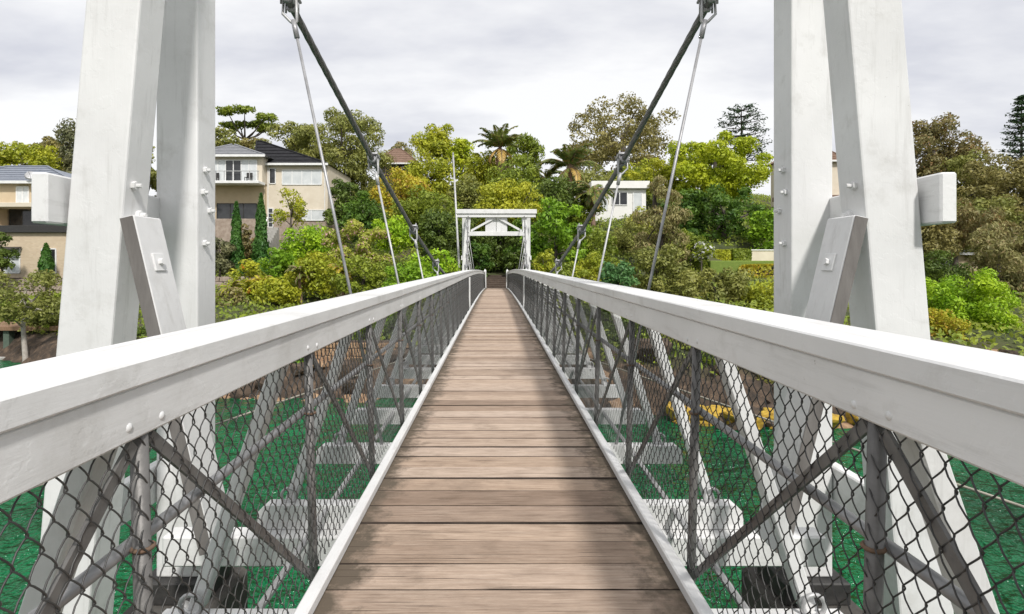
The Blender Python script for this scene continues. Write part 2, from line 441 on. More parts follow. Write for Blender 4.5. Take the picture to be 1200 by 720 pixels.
# ------------------------------------------------------------------ terrain and water
WATER = -4.0
def interp(x, xs, ys): return float(np.interp(x, xs, ys))
SX = [-600, -120, -60, -40, -28, -18, -10, -3, 3, 8, 14, 26, 45, 90, 600]
SY = [120, 60, 38, 35, 30.6, 25.2, 21.8, 21.8, 20.5, 18.4, 18.2, 22, 30, 60, 120]
PS = [-40, -6, -1.0, 0, 0.35, 1.4, 3.0, 9, 18, 24, 32, 45, 55, 70, 90, 140, 900]
PZ = [-9, -6, -4.6, -4.1, -3.5, -2.7, -2.2, -1.4, -0.55, 1.0, 3.4, 7.4, 11.0, 14.0, 15.5, 16, 18]
def ground_z(x, y):
    s = y - interp(x, SX, SY)
    z = interp(s, PS, PZ)
    if y < 5:                                            # the near bank behind the viewer
        z = max(z, interp(-y, [-5, 4, 6, 14, 60, 400], [-9, -4.4, -1.6, -0.6, 6, 14]))
    if s > 0:
        k = min(1.0, s / 2)
        z += k * (0.28 * math.sin(x * 0.55 + 1.3) * math.cos(y * 0.47) + 0.12 * math.sin(x * 1.7 + y * 1.3))
        # levelled strip where the bridge lands
        wgt = max(0.0, 1 - max(0, abs(x) - 2.5) / 3) * max(0.0, min(1, (y - 36) / 3)) * max(0, min(1, (56 - y) / 4))
        z = z * (1 - wgt) + (-0.62 + max(0, y - 41) * 0.13) * wgt
    return z
gx = np.unique(np.concatenate([np.linspace(-600, -70, 22), np.linspace(-70, 70, 141), np.linspace(70, 600, 22)]))
gy = np.unique(np.concatenate([np.linspace(-400, -20, 16), np.linspace(-20, 14, 18), np.linspace(14, 60, 93), np.linspace(60, 120, 31), np.linspace(120, 1200, 30)]))
tv = [(x, y, ground_z(x, y)) for y in gy for x in gx]
nx = len(gx)
tf = [(j * nx + i, j * nx + i + 1, (j + 1) * nx + i + 1, (j + 1) * nx + i) for j in range(len(gy) - 1) for i in range(nx - 1)]
g = MB(); g.v = tv; g.f = tf
tag(g.build('ground', 'ground', smooth=True), 'sloping hillside ground rising from the rocky water edge', 'ground', kind='structure')
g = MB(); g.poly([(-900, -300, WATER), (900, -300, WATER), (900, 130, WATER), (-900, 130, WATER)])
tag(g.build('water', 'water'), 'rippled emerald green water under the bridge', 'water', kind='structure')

# ------------------------------------------------------------------ the footbridge deck
BAY = 1.17
Y0 = 0.13 - 3 * BAY          # first crossbeam, behind the viewer
NB = 38
YS = [Y0 + BAY * i for i in range(NB + 1)]
YEND = 40.3
def camber(y): return 0.0 if y < 15 else -0.00069 * (y - 15) ** 2
deck = thing('footbridge', (0, 18, 0), 'long narrow timber plank footbridge with white edge kerbs and crossbeams over green water', 'footbridge')
plank_meshes = []
for k in range(6):
    q = MB(); wd = 0.196 - random.random() * 0.009
    q.box(-0.775, 0.775, -wd / 2, wd / 2, -0.045, 0.0, (0.003, 0.006, 0.002, 0.0025, 0.004, 0.002)[k])
    # worn, slightly cupped boards: lift edges unevenly
    q.v = [(x, y + 0.003 * math.sin(5 * x + k), z + (0.0022 * math.sin(3 * x + 2 * k) + y * random.uniform(-0.02, 0.02) if z > -0.02 else 0)) for x, y, z in q.v]
    me = q.mesh('plank'); me.materials.append(MATS['deck_wood']); me.materials.append(MATS['plank_edge']); plank_meshes.append(me)
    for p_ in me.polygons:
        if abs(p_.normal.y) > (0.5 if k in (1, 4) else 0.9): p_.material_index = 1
y = -3.0
while y < YEND:
    me = random.choice(plank_meshes)
    link('plank', me, deck, loc=(random.uniform(-0.006, 0.006), y, camber(y) + random.uniform(-0.0025, 0.0025)),
         rot=(random.uniform(-0.006, 0.006), 0, random.uniform(-0.003, 0.003)))
    y += 0.2 + random.choice((0, 0, 0, 0.002, 0.005, -0.001))
for s in (-1, 1):
    for i in range(0, NB, 4):
        ya, yb = YS[i], min(YS[min(i + 4, NB)], YEND + 0.1)
        q = MB(); q.beam((s * 0.782, ya + 0.003, camber(ya) + 0.032), (s * 0.782, yb - 0.003, camber(yb) + 0.032), 0.056, 0.052, (0, 0, 1), 0.007)
        q.build('kerb', 'white_rail', deck)
    for xx in (0.55, 0.22):
        q = MB()
        for i in range(0, NB, 2):
            ya, yb = YS[i], min(YS[min(i + 2, NB)], YEND)
            q.beam((s * xx, ya, camber(ya) - 0.125), (s * xx, yb, camber(yb) - 0.125), 0.08, 0.15, (0, 0, 1), 0)
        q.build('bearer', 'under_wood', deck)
    q = MB()
    q.tube([(s * 1.15, yy, camber(yy) - 0.235) for yy in YS[2:]], 0.02, 6)
    q.build('edge_rod', 'galv_light', deck)
cb = MB()
# crossbeam: white beam with sloped shoulder at both ends
L, H0, H1, D = 1.61, -0.205, -0.36, 0.05
prof = [(-L, H0 - 0.045), (-L + 0.05, H0), (L - 0.05, H0), (L, H0 - 0.045), (L, H1), (-L, H1)]
vv = [(x, -D, z) for x, z in prof] + [(x, D, z) for x, z in prof]
cb.add(vv, [(0, 5, 4, 3, 2, 1), (6, 7, 8, 9, 10, 11)] + [(i, (i + 1) % 6, 6 + (i + 1) % 6, 6 + i) for i in range(6)])
cbm = cb.mesh('crossbeam'); cbm.materials.append(MATS['white_beam'])
for i, yy in enumerate(YS):
    if yy < 38: link('crossbeam', cbm, deck, loc=(0, yy, camber(yy)))
ub = MB(); ub.torus((0, 0, 0), (0, 1, 0), 0.05, 0.011); ub.tube([(0, -0.06, -0.06), (0, 0.06, -0.06)], 0.012, 6)
ubm = ub.mesh('shackle', True); ubm.materials.append(MATS['galv_light'])
for yy in YS[3:22]:
    for s in (-1, 1): link('shackle', ubm, deck, loc=(s * 1.42, yy, camber(yy) - 0.16))

# ------------------------------------------------------------------ railings
def chain_mesh(side, fine):
    """one bay of chain link, woven: every wire zigzags and hooks its neighbours"""
    q = MB(); p, hh = 0.06, 0.086
    zb, zt = 0.052, 1.0
    nw = int(round(BAY / (p / 2))); nj = int((zt - zb) / (hh / 2))
    fl = 0.046 / (zt - zb)
    for k in range(nw):
        pts = []
        for j in range(nj + 1):
            sg = 1 if (j + k) % 2 else -1
            yc = (k + 0.5) * p / 2 + 0.0022 * math.sin(k * 2.3 + j * 0.35); z = zb + j * hh / 2
            a = p / 4 + 0.0025
            o = 0.0035 * sg
            def P3(yy, zz, off): return (side * (0.828 + (zz - zb) * fl) + off, yy, zz)
            if fine:
                pts += [P3(yc + sg * (a - 0.006), z - 0.0075, -o), P3(yc + sg * a, z - 0.001, o * 0.2), P3(yc + sg * (a - 0.006), z + 0.0075, o)]
                pts.append(P3(yc, z + hh / 4, o * 1.6))
            else:
                pts.append(P3(yc + sg * a, z, o))
        q.tube(pts, 0.0020 if fine else 0.0018, 5 if fine else 3, cap=False)
    me = q.mesh('chain_link_mesh', fine); me.materials.append(MATS['wire_black' if fine else 'wire_grey'])
    return me
pm = MB(); pm.tube([(0, 0, -0.30), (0.0, 0, 1.05)], 0.020, 10)
st_bolts = MB()
RAILTOP = {-1: 1.177, 1: 1.204}
for s in (-1, 1):
    rail = thing('railing', (s * 0.95, 18, 0),
                 ('white timber handrail with black chain-link mesh along the left edge of the footbridge' if s < 0 else
                  'white timber handrail with black chain-link mesh along the right edge of the footbridge'), 'railing')
    ztop = RAILTOP[s]
    def xin(yy): return 0.85 if yy < 30 else 0.85 - 0.05 * (yy - 30) / 10
    # posts and their struts
    pmesh = MB(); pmesh.tube([(s * 0.852, 0, -0.33), (s * 0.886, 0, ztop - 0.185)], 0.020, 10)
    pme = pmesh.mesh('post', True); pme.materials.append(MATS['grey_steel'])
    smesh = MB(); smesh.beam((s * 0.98, 0.075, ztop - 0.062), (s * 1.43, 0.075, -0.21), 0.062, 0.085, (0, 1, 0), 0.006)
    sme = smesh.mesh('strut', False); sme.materials.append(MATS['white_paint'])
    clm = MB(); clm.torus((s * 0.876, 0, 0.72), (0, 0, 1), 0.0225, 0.006, 10, 5)
    clme = clm.mesh('clamp', True); clme.materials.append(MATS['rust'])
    bm_ = MB(); bm_.dome((0, 0, 0), (-s, 0, 0), 0.011, 0.0045, 8)
    bme = bm_.mesh('bolt', True); bme.materials.append(MATS['white_paint'])
    dme = []
    fine = chain_mesh(s, True); coarse = chain_mesh(s, False)
    for i, yy in enumerate(YS):
        if yy > YEND - 0.2: continue
        z = camber(yy); nxt = camber(yy + BAY)
        dx = s * (xin(yy) - 0.85)
        link('post', pme, rail, loc=(dx, yy, z))
        if yy < 38: link('strut', sme, rail, loc=(dx, yy, z))
        link('clamp', clme, rail, loc=(dx, yy, z))
        if yy < 20:
            for (oy, oz) in ((-0.07, -0.150), (0.05, -0.156)):
                link('bolt', bme, rail, loc=(s * 0.862 + dx, yy + oy, z + ztop + oz))
        if yy + BAY < YEND + 0.6:
            sl = math.atan2(nxt - z, BAY)
            link('chain_link_mesh', fine if yy < 3.5 else coarse, rail, loc=(dx * 1.0, yy, z), rot=(sl, 0, 0))
            q = MB()
            if yy < 1:  a0, a1 = (yy, -0.02), (yy + BAY, ztop - 0.2)
            else: a0, a1 = (yy, ztop - 0.2), (yy + BAY, -0.02)
            q.beam((s * (0.845 + (0.036 if a0[1] > 0.5 else 0)) + dx, a0[0] + 0.03, a0[1] + z), (s * (0.845 + (0.036 if a1[1] > 0.5 else 0)) + dx, a1[0] - 0.03, a1[1] + nxt), 0.010, 0.032, (0, 1, 0), 0)
            q.build('brace', 'grey_steel', rail)
    pr = MB(); pr.tube([(s * 0.913, yy, camber(yy) + 0.72) for yy in YS if yy < YEND], 0.0165, 10)
    pr.build('mid_pipe', 'galv_pipe', rail, True)
    cuts = [0, 7, 12, 16] + list(range(18, NB, 2)) + [NB]
    for i0, i1 in zip(cuts[:-1], cuts[1:]):
        ya, yb = YS[i0], min(YS[i1], YEND)
        segs = [(ya, yb)]
        for (u0, u1) in segs:
            jit = random.uniform(-0.0015, 0.0015)
            q = MB(); xa, xb = xin(u0), xin(u1)
            q.beam((s * (xa + 0.12), u0 + 0.0008, camber(u0) + ztop - 0.03 + jit), (s * (xb + 0.12), u1 - 0.0008, camber(u1) + ztop - 0.03 + jit), 0.24, 0.06, (0, 0, 1), 0.005)
            q.build('handrail_board', 'white_rail', rail)
            q = MB()
            q.beam((s * (xa + 0.034), u0 + 0.001, camber(u0) + ztop - 0.1225 + jit), (s * (xb + 0.034), u1 - 0.001, camber(u1) + ztop - 0.1225 + jit), 0.044, 0.123, (0, 0, 1), 0.006)
            q.build('fascia_board', 'white_rail', rail)
    q = MB(); q.box(s * 0.822 - 0.022, s * 0.822 + 0.022, 16.4, 16.46, 0.06, ztop - 0.19, 0.005)
    q.build('centre_post', 'white_paint', rail)
    # end post with pointed top
    q = MB(); ze = camber(YEND); xe = 0.83
    q.box(s * xe - 0.09, s * xe + 0.09, YEND + 0.02, YEND + 0.2, ze - 0.3, ze + 1.28, 0.02)
    cxp, cyp, zt = s * xe, YEND + 0.11, ze + 1.28
    q.add([(cxp - 0.1, cyp - 0.1, zt), (cxp + 0.1, cyp - 0.1, zt), (cxp + 0.1, cyp + 0.1, zt), (cxp - 0.1, cyp + 0.1, zt), (cxp, cyp, zt + 0.16)], [(0, 1, 4), (1, 2, 4), (2, 3, 4), (3, 0, 4), (3, 2, 1, 0)])
    q.build('end_post', 'white_paint', rail)

# ------------------------------------------------------------------ towers
def leg_box(q, s, y0, y1, ztop, zbot, x_in_eye, slope, wdt, k):
    """raking leg: x changes with height"""
    def X(z): return (x_in_eye - (z - EYE) * slope) * k
    vs_ = []
    for z in (zbot, ztop):
        for (dx, yy) in ((0, y0), (wdt, y0), (wdt, y1), (0, y1)):
            vs_.append((s * (X(z) + dx), yy, z))
    fs = [(0, 1, 5, 4), (1, 2, 6, 5), (2, 3, 7, 6), (3, 0, 4, 7), (4, 5, 6, 7), (3, 2, 1, 0)]
    if s < 0: fs = [f[::-1] for f in fs]
    q.add(vs_, fs)
def bevel_mod(o, w_=0.012):
    m_ = o.modifiers.new('bevel', 'BEVEL'); m_.width = w_; m_.segments = 2; m_.limit_method = 'ANGLE'
def tower(y, k, label, far):
    """y = front face of the near leg; k = width factor"""
    t_ = thing('bridge_tower', (0, y + 0.5, -4), label, 'bridge tower')
    zt = 4.40; gapz = 0.97
    zbA, zbB = -1.15, -0.90
    if far: zbA = zbB = -1.9
    for s in (-1, 1):
        q = MB(); leg_box(q, s, y, y + 0.22, zt, zbA, 2.082, 0.085, 0.305, k)
        bevel_mod(q.build('leg', 'white_paint', t_))
        q = MB(); leg_box(q, s, y + gapz, y + gapz + 0.26, zt, zbB, 2.175, 0.0, 0.305, k)
        bevel_mod(q.build('leg', 'white_paint', t_))
        # planks tying both legs on their outer side
        for (z0, z1, yf) in ((1.615, 1.885, -0.13), (-0.36, -0.09, 0.62)):
            zc = (z0 + z1) / 2
            xo = (2.082 - (zc - EYE) * 0.085) * k + 0.305
            q = MB()
            A = Vector((s * (xo + 0.055), y + yf, zc)); B = Vector((s * (2.175 * k + 0.305 + 0.048), y + gapz + 0.40, zc))
            if yf > 0: A.x = s * (2.175 * k + 0.305 + 0.05)
            q.beam(A, B, 0.085, z1 - z0, (0, 0, 1), 0.01)
            q.build('tie_plank', 'white_rail', t_)
        # knee brace from between the legs down to the crossbeam end
        q = MB(); yb = y + 0.10
        q.beam((s * (2.018 * k), yb, 1.66), (s * 1.58 * k, yb, -0.20), 0.075, 0.25, (0, 1, 0), 0.008)
        kb = q.build('knee_brace', 'white_paint', t_)
        d = Vector((s * (2.018 - 1.58) * k, 0, 1.86)).normalized()
        nin = Vector((-s * d.z, 0, s * d.x)) if s > 0 else Vector((d.z, 0, -d.x))
        pc = Vector((s * 2.018 * k, yb, 1.66)) - d * 0.27 + nin * 0.038
        q = MB(); q.cbox(pc + nin * 0.004, (nin, Vector((0, 1, 0)), nin.cross(Vector((0, 1, 0)))), (0.006, 0.05, 0.05), 0.002); q.tube([pc, pc + nin * 0.03], 0.02, 6)
        q.build('bolt', 'white_paint', kb)
        q = MB(); q.beam((s * 2.018 * k, yb - 0.1275, 1.655), (s * 1.58 * k, yb - 0.1275, -0.195), 0.071, 0.004, (0, 1, 0), 0)
        q.build('bare_edge', 'grey_timber', kb)
        # bolts on inner faces of the far leg and between the legs
        for (zz, dy) in ((2.10, 0.10), (1.93, 0.07), (1.80, 0.16), (1.55, 0.09)):
            q = MB(); xs = 2.175 * k
            q.tube([(s * xs, y + gapz + dy, zz), (s * (xs - 0.022), y + gapz + dy, zz)], 0.026, 6); q.tube([(s * (xs - 0.02), y + gapz + dy, zz), (s * (xs - 0.045), y + gapz + dy, zz)], 0.012, 6)
            q.build('bolt', 'white_paint', t_)
        for (zz, dy) in ((1.84, 0.07), (1.68, 0.13)):
            q = MB(); xs = (2.082 - (zz - EYE) * 0.085) * k
            q.tube([(s * xs, y + dy, zz), (s * (xs - 0.022), y + dy, zz)], 0.026, 6); q.tube([(s * (xs - 0.02), y + dy, zz), (s * (xs - 0.05), y + dy, zz)], 0.012, 6)
            q.build('bolt', 'white_paint', t_)
        # steel shoes on piers
        if not far:
            for (yy, zb, xc, dy) in ((y, zbA, 2.082 + 0.085 * 2.5 + 0.15, 0.22), (y + gapz, zbB, 2.175 + 0.15, 0.26)):
                q = MB(); q.box(s * (xc - 0.24), s * (xc + 0.24), yy - 0.08, yy + dy + 0.08, zb - 0.16, zb, 0.01)
                sh = q.build('shoe', 'dark_steel', t_)
                q = MB(); q.tube([(s * (xc - 0.10), yy - 0.16, zb - 0.17), (s * (xc - 0.10), yy - 0.04, zb - 0.17)], 0.055, 12); q.torus((s * (xc - 0.10), yy - 0.16, zb - 0.17), (0, 1, 0), 0.055, 0.014)
                q.build('pin', 'galv_light', sh, True)
                q = MB(); q.box(s * (xc - 0.32), s * (xc + 0.32), yy - 0.2, yy + dy + 0.2, -5.6, zb - 0.163, 0.03)
                q.build('pier', 'dark_concrete', t_)
    # crossbeam under the deck, and the head of the portal
    if not far:
        q = MB(); q.box(-2.15, 2.15, y + 0.50, y + 0.64, -0.565, -0.365, 0.012)
        q.build('lower_beam', 'white_beam', t_)
    if not far:
        for s in (-1, 1):
            q = MB(); q.box(s * 2.04 - 0.11, s * 2.04 + 0.11, y + 0.35, y + 0.75, 4.38, 4.50, 0.02); q.build('saddle', 'dark_steel', t_)
        t_.location.x -= 0.04
        return t_
    hw = 2.5
    for (z0, z1, e, dpt) in ((4.47, 4.745, hw, 0.32), (4.25, 4.46, hw - 0.06, 0.24)):
        q = MB(); q.box(-e, e, y - dpt + 0.1, y - 0.01, z0, z1, 0.015)
        q.build('head_beam', 'white_beam', t_)
    q = MB(); q.box(-hw, hw, y + gapz - 0.1, y + gapz + 0.4, 4.405, 4.60, 0.015); q.build('head_beam', 'white_beam', t_)
    xi = (2.082 - (3.2 - EYE) * 0.085) * k
    q = MB(); q.box(-xi - 0.12, xi + 0.12, y - 0.085, y - 0.004, 3.11, 3.38, 0.012); q.build('tie_beam', 'white_beam', t_)
    for s in (-1, 1):
        q = MB(); q.beam((s * (xi - 0.08), y + 0.06, 3.42), (s * 0.12, y + 0.06, 4.22), 0.13, 0.1, (0, 1, 0), 0.008); q.build('diagonal', 'white_paint', t_)
        q = MB(); q.box(s * 0.012, s * 0.68, y + 0.125, y + 0.16, 3.386, 4.24, 0.004); q.build('gable_board', 'white_paint', t_)
        q = MB(); q.box(s * (xi - 0.03), s * (xi + 0.03), y - 0.003, y + 0.2, 3.05, 3.10, 0.006); q.build('bracket', 'white_paint', t_)
        # saddles carrying the cables
        q = MB(); q.box(s * 2.04 * k - 0.11, s * 2.04 * k + 0.11, y + 0.35, y + 0.75, 4.38, 4.50, 0.02); q.build('saddle', 'dark_steel', t_)
    return t_
YN, YF = 3.0, 33.6
tower(YN, 1.0, 'white timber A-frame tower at near end of bridge, big bolted legs beside the walkway', False)
tower(YF, 0.86, 'white timber portal with gabled crosspiece at far end of bridge', True)

# ------------------------------------------------------------------ main cables, hangers
YM = 18.0
HANG = [Y0 + BAY * (7 + 2 * i) for i in range(12)]       # 4.81, 7.15 ...
def cab_z(y): return EYE - 0.66 + 0.0171 * (YM - y) ** 2
def cab_x(y): return 1.345 + 0.222 * (cab_z(y) - EYE) * (1.0 if y < YM else 0.62)
def cab_pt(s, y): return Vector((s * cab_x(y), y, cab_z(y)))
def rope(q, pts, r, strands=6, lay=0.16, step=0.03):
    """laid wire rope: lobed section twisting along the run"""
    n = strands * 4; ring = 0; tot = 0.0
    P_ = [Vector(p) for p in pts]
    samples = []
    for a, b_ in zip(P_[:-1], P_[1:]):
        L_ = (b_ - a).length; m_ = max(1, int(L_ / step))
        for i in range(m_): samples.append((a.lerp(b_, i / m_), (b_ - a).normalized(), tot + L_ * i / m_))
        tot += L_
    samples.append((P_[-1], (P_[-1] - P_[-2]).normalized(), tot))
    vs_ = []; fs = []
    for (p, d, l) in samples:
        u = (Vector((0, 0, 1)) - d * d.z).normalized(); w_ = d.cross(u); tw = 2 * math.pi * l / (lay * 6)
        for k in range(n):
            a = 2 * math.pi * k / n
            rr = r * (0.84 + 0.16 * abs(math.cos(a * strands / 2)))
            vs_.append(p + (u * math.cos(a + tw) + w_ * math.sin(a + tw)) * rr)
    for i in range(len(samples) - 1):
        for k in range(n):
            fs.append((i * n + k, i * n + (k + 1) % n, (i + 1) * n + (k + 1) % n, (i + 1) * n + k))
    q.add(vs_, fs)
for s in (-1, 1):
    side = 'left' if s < 0 else 'right'
    c_ = thing('suspension_cable', (s * 1.4, YM, -0.2), 'thick dark steel suspension cable with clamped hanger rods on the %s side of the bridge' % side, 'bridge cable')
    topn = Vector((s * 2.04, YN + 0.55, 4.52)); topf = Vector((s * 1.755, YF + 0.55, 4.52))
    pts = [topn] + [cab_pt(s, y) for y in HANG] + [topf]
    q = MB(); rope(q, pts[:5], 0.034, step=0.035); q.build('main_cable', 'cable_steel', c_, True)
    q = MB(); q.tube(pts[4:], 0.031, 8); q.build('main_cable', 'cable_steel', c_, True)
    # backstays down to the banks
    q = MB(); q.tube([topf, (s * 1.95, YF + 11.0, 0.3)], 0.028, 8); bs = q.build('backstay', 'cable_steel', c_, True)
    q = MB(); q.tube([(s * 1.932, YF + 10.0, 0.70), (s * 1.95, YF + 10.9, 0.34)], 0.055, 8); q.build('turnbuckle', 'galv_light', bs, True)
    q = MB(); q.tube([topn, (s * 2.3, YN - 9, -0.2)], 0.034, 8); q.build('backstay', 'cable_steel', c_, True)
    for i, y in enumerate(HANG):
        p = cab_pt(s, y); b_ = Vector((s * 1.04, y, camber(y) - 0.2))
        d = (HANG[1] - HANG[0])
        tang = (cab_pt(s, y + 0.5) - cab_pt(s, y - 0.5)).normalized()
        q = MB()
        for o in (-0.05, 0.05):
            q.tube([p + tang * (o - 0.014), p + tang * (o + 0.014)], 0.052, 10)
            q.tube([p + tang * o + Vector((0, 0, -0.05)) + Vector((s * 0.055, 0, 0)), p + tang * o + Vector((s * 0.055, 0, 0.11))], 0.010, 6)
            q.tube([p + tang * o + Vector((0, 0, -0.05)) - Vector((s * 0.055, 0, 0)), p + tang * o + Vector((-s * 0.055, 0, 0.11))], 0.010, 6)
        q.cbox(p + Vector((0, 0, 0.062)), (Vector((1, 0, 0)), tang, Vector((1, 0, 0)).cross(tang)), (0.075, 0.08, 0.012), 0.003)
        cl = q.build('clamp', 'galv_pipe', c_, True)
        hd = (b_ - p).normalized()
        e = p + hd * 0.20
        q = MB(); up_ = Vector((1, 0, 0)).cross(hd)
        # eye loop hanging from the clamp
        loop = [p + Vector((-0.055, 0, 0.03)), p + Vector((-0.062, 0, -0.10)), p + hd * 0.17 + Vector((-0.03, 0, 0)), e, p + hd * 0.17 + Vector((0.03, 0, 0)), p + Vector((0.062, 0, -0.10)), p + Vector((0.055, 0, 0.03))]
        q.tube(loop, 0.013, 6); q.build('eye_loop', 'galv_light', cl, True)
        q = MB(); q.tube([e - hd * 0.03, b_], 0.0135, 8)
        q.tube([e - hd * 0.04, e + hd * 0.12], 0.024, 8)
        q.build('hanger_rod', 'galv_light' if i else 'galv_pipe', c_, True)
    # wind guy wire spreading out from under the deck
    q = MB(); q.tube([(s * 4.6, 1.4, -0.34), (s * 3.2, 5.1, -0.3), (s * 1.62, 9.5, -0.27), (s * 1.3, 13, -0.27)], 0.011, 6)
    tag(q.build('guy_wire', 'guy_steel', None, True), 'thin pale guy wire running out over the water on the %s side below the deck' % side, 'guy wire')

# thin pole beside the far portal
p0, p1 = at(538, 312, 37), at(531, 181, 37)
pl = thing('tall_pole', (p0.x, p0.y, p0.z - 3), 'slender pale pole rising just left of the far white portal', 'pole')
q = MB(); q.tube([(p0.x, p0.y, p0.z - 2.2), p0, p1], [0.085, 0.08, 0.055], 8); q.build('shaft', 'galv_light', pl, True)
q = MB(); q.tube([p1, p1 + Vector((0, 0, 0.12))], [0.075, 0.03], 8); q.build('cap', 'galv_light', pl, True)
# timber propped on the near pier
q = MB(); q.beam((-1.75, 2.20, -0.78), (-1.38, 2.75, -0.58), 0.10, 0.07, (0, 0, 1), 0.01)
tag(q.build('timber_offcut', 'old_wood'), 'short brown weathered timber lying by the left near tower leg', 'timber')

# ------------------------------------------------------------------ foliage builders
def leaf_cloud(P_, Nn, length, width, droop=0.0, up=0.0, fold=0.18):
    """two-triangle folded leaves: P_ positions, Nn facing directions"""
    n = len(P_)
    Nn = Nn / np.linalg.norm(Nn, axis=1, keepdims=True)
    tg = RNG.normal(size=(n, 3)); tg[:, 2] += up - droop
    tg -= Nn * np.sum(tg * Nn, axis=1, keepdims=True)
    tg /= np.linalg.norm(tg, axis=1, keepdims=True) + 1e-9
    bt_ = np.cross(Nn, tg)
    sc = RNG.uniform(0.65, 1.35, size=(n, 1))
    L_ = tg * length * sc * 0.5; W_ = bt_ * width * sc * 0.5; U_ = Nn * width * sc * fold
    V = np.empty((n, 4, 3)); V[:, 0] = P_ - L_; V[:, 1] = P_ + W_ + U_ - L_ * 0.1; V[:, 2] = P_ + L_; V[:, 3] = P_ - W_ + U_ - L_ * 0.1
    return V.reshape(-1, 3)
def leaf_mesh(name, Vs, mat):
    """Vs: (n*4,3) -> triangles folded on the midrib"""
    nv = len(Vs); nl = nv // 4
    me = bpy.data.meshes.new(name)
    idx = np.arange(nl)[:, None] * 4 + np.array([[0, 1, 2, 0, 2, 3]])
    me.vertices.add(nv); me.vertices.foreach_set('co', Vs.astype(np.float32).ravel())
    me.loops.add(nl * 6); me.loops.foreach_set('vertex_index', idx.astype(np.int32).ravel())
    me.polygons.add(nl * 2); me.polygons.foreach_set('loop_start', (np.arange(nl * 2) * 3).astype(np.int32))
    me.polygons.foreach_set('loop_total', np.full(nl * 2, 3, np.int32))
    me.update(); me.validate()
    me.materials.append(MATS[mat])
    return me
def clumps_in(c, rad, n, low=-0.55, bias=0.55, k=0.80):
    d = RNG.normal(size=(n * 6, 3)); d /= np.linalg.norm(d, axis=1, keepdims=True)
    d = d[d[:, 2] > low][:n]
    r = RNG.uniform(0, 1, size=(len(d), 1)) ** bias
    return np.array(c) + d * r * np.array(rad) * k
def clump_leaves(cen, cr, n, jit=0.55, flat=0.8):
    k = RNG.integers(0, len(cen), n)
    d = RNG.normal(size=(n, 3)); d[:, 2] += 0.35
    d /= np.linalg.norm(d, axis=1, keepdims=True)
    rr = RNG.uniform(0.55, 1.08, size=(n, 1)) * cr[k][:, None]
    P_ = cen[k] + d * rr * np.array([1, 1, flat])
    Nn = d + RNG.normal(size=(n, 3)) * jit
    return P_, Nn
PXM = lambda d: d / F
def limbs(q, base, top, cen, r, n=5, lean=0.0):
    """tapered trunk forking into limbs that run to some of the clumps"""
    base = Vector(base); top = Vector(top)
    mid = base.lerp(top, 0.45) + Vector((random.uniform(-.1, .1), random.uniform(-.1, .1), 0)) * (top - base).length * 0.3
    q.tube([base - Vector((0, 0, 0.3)), base, mid, top], [r * 1.35, r * 1.1, r * 0.8, r * 0.45], 7)
    order = RNG.permutation(len(cen))[:n]
    for k in order:
        e = Vector(cen[k]); st_ = mid.lerp(top, random.uniform(0, 0.8))
        m1 = st_.lerp(e, 0.5) + Vector((random.uniform(-1, 1), random.uniform(-1, 1), random.uniform(0, 1))) * (e - st_).length * 0.12
        q.tube([st_, m1, e], [r * 0.5, r * 0.32, r * 0.12], 5)
def plant(name, label, cat, cx, top, bot, hw, d, mat, group=None, ncl=None, leafpx=4.6, wr=0.5, dens=5.6, trunk='bark', tr=None,
          droop=0.0, up=0.0, low=-0.92, clr=0.34, base_py=None, extra=None, ydepth=0.85, part='foliage', flat=0.8, nl=None):
    """a tree or shrub d metres along: crown between the given photo heights, trunk down to the ground"""
    a = at(cx, top, d); b_ = at(cx, bot, d); hwm = hw * PXM(d)
    c = (a + b_) / 2; hz_ = (a.z - b_.z) / 2
    rad = (hwm * 1.08, hwm * ydepth * 1.08, hz_ * 1.06)
    gz = ground_z(c.x, c.y)
    t_ = thing(name, (c.x, c.y, gz), label, cat, group)
    ncl = ncl or max(18, int(26 + hw * 0.6))
    leafpx *= 0.80
    cen = clumps_in(c, rad, ncl, low, 0.34, 0.86)
    mean = (hwm * 2 + hz_) / 3
    cr = RNG.uniform(0.7, 1.25, size=len(cen)) * clr * min(hwm, max(hz_, hwm * 0.5)) * (16 / len(cen)) ** 0.13 * 1.12
    ll = leafpx * PXM(d)
    area = math.pi * hw * (bot - top) / 2
    n = nl or int(dens * area / (leafpx * leafpx * wr * 0.5)) 
    P_, Nn = clump_leaves(cen, cr, n, flat=flat)
    link(part, leaf_mesh(part, leaf_cloud(P_, Nn, ll, ll * wr, droop, up), mat), t_)
    q = MB(); limbs(q, (c.x, c.y, min(gz, b_.z)), (c.x, c.y, c.z + hz_ * 0.3), cen, tr or max(0.06, 0.055 * hwm + 0.02 * hz_), 6 if hw > 14 else 3)
    q.build('trunk', trunk, t_, True)
    if extra:
        em, en, es = extra
        kk = RNG.integers(0, len(cen), en)
        dd = RNG.normal(size=(en, 3)); dd[:, 2] = abs(dd[:, 2]); dd[:, 1] -= 0.6; dd /= np.linalg.norm(dd, axis=1, keepdims=True)
        PP = cen[kk] + dd * cr[kk][:, None] * 1.05
        PP = np.repeat(PP, 5, axis=0) + RNG.normal(size=(en * 5, 3)) * es * PXM(d) * 0.5
        link('blossom', leaf_mesh('blossom', leaf_cloud(PP, RNG.normal(size=PP.shape), es * PXM(d), es * PXM(d) * 0.7), em), t_)
    return t_
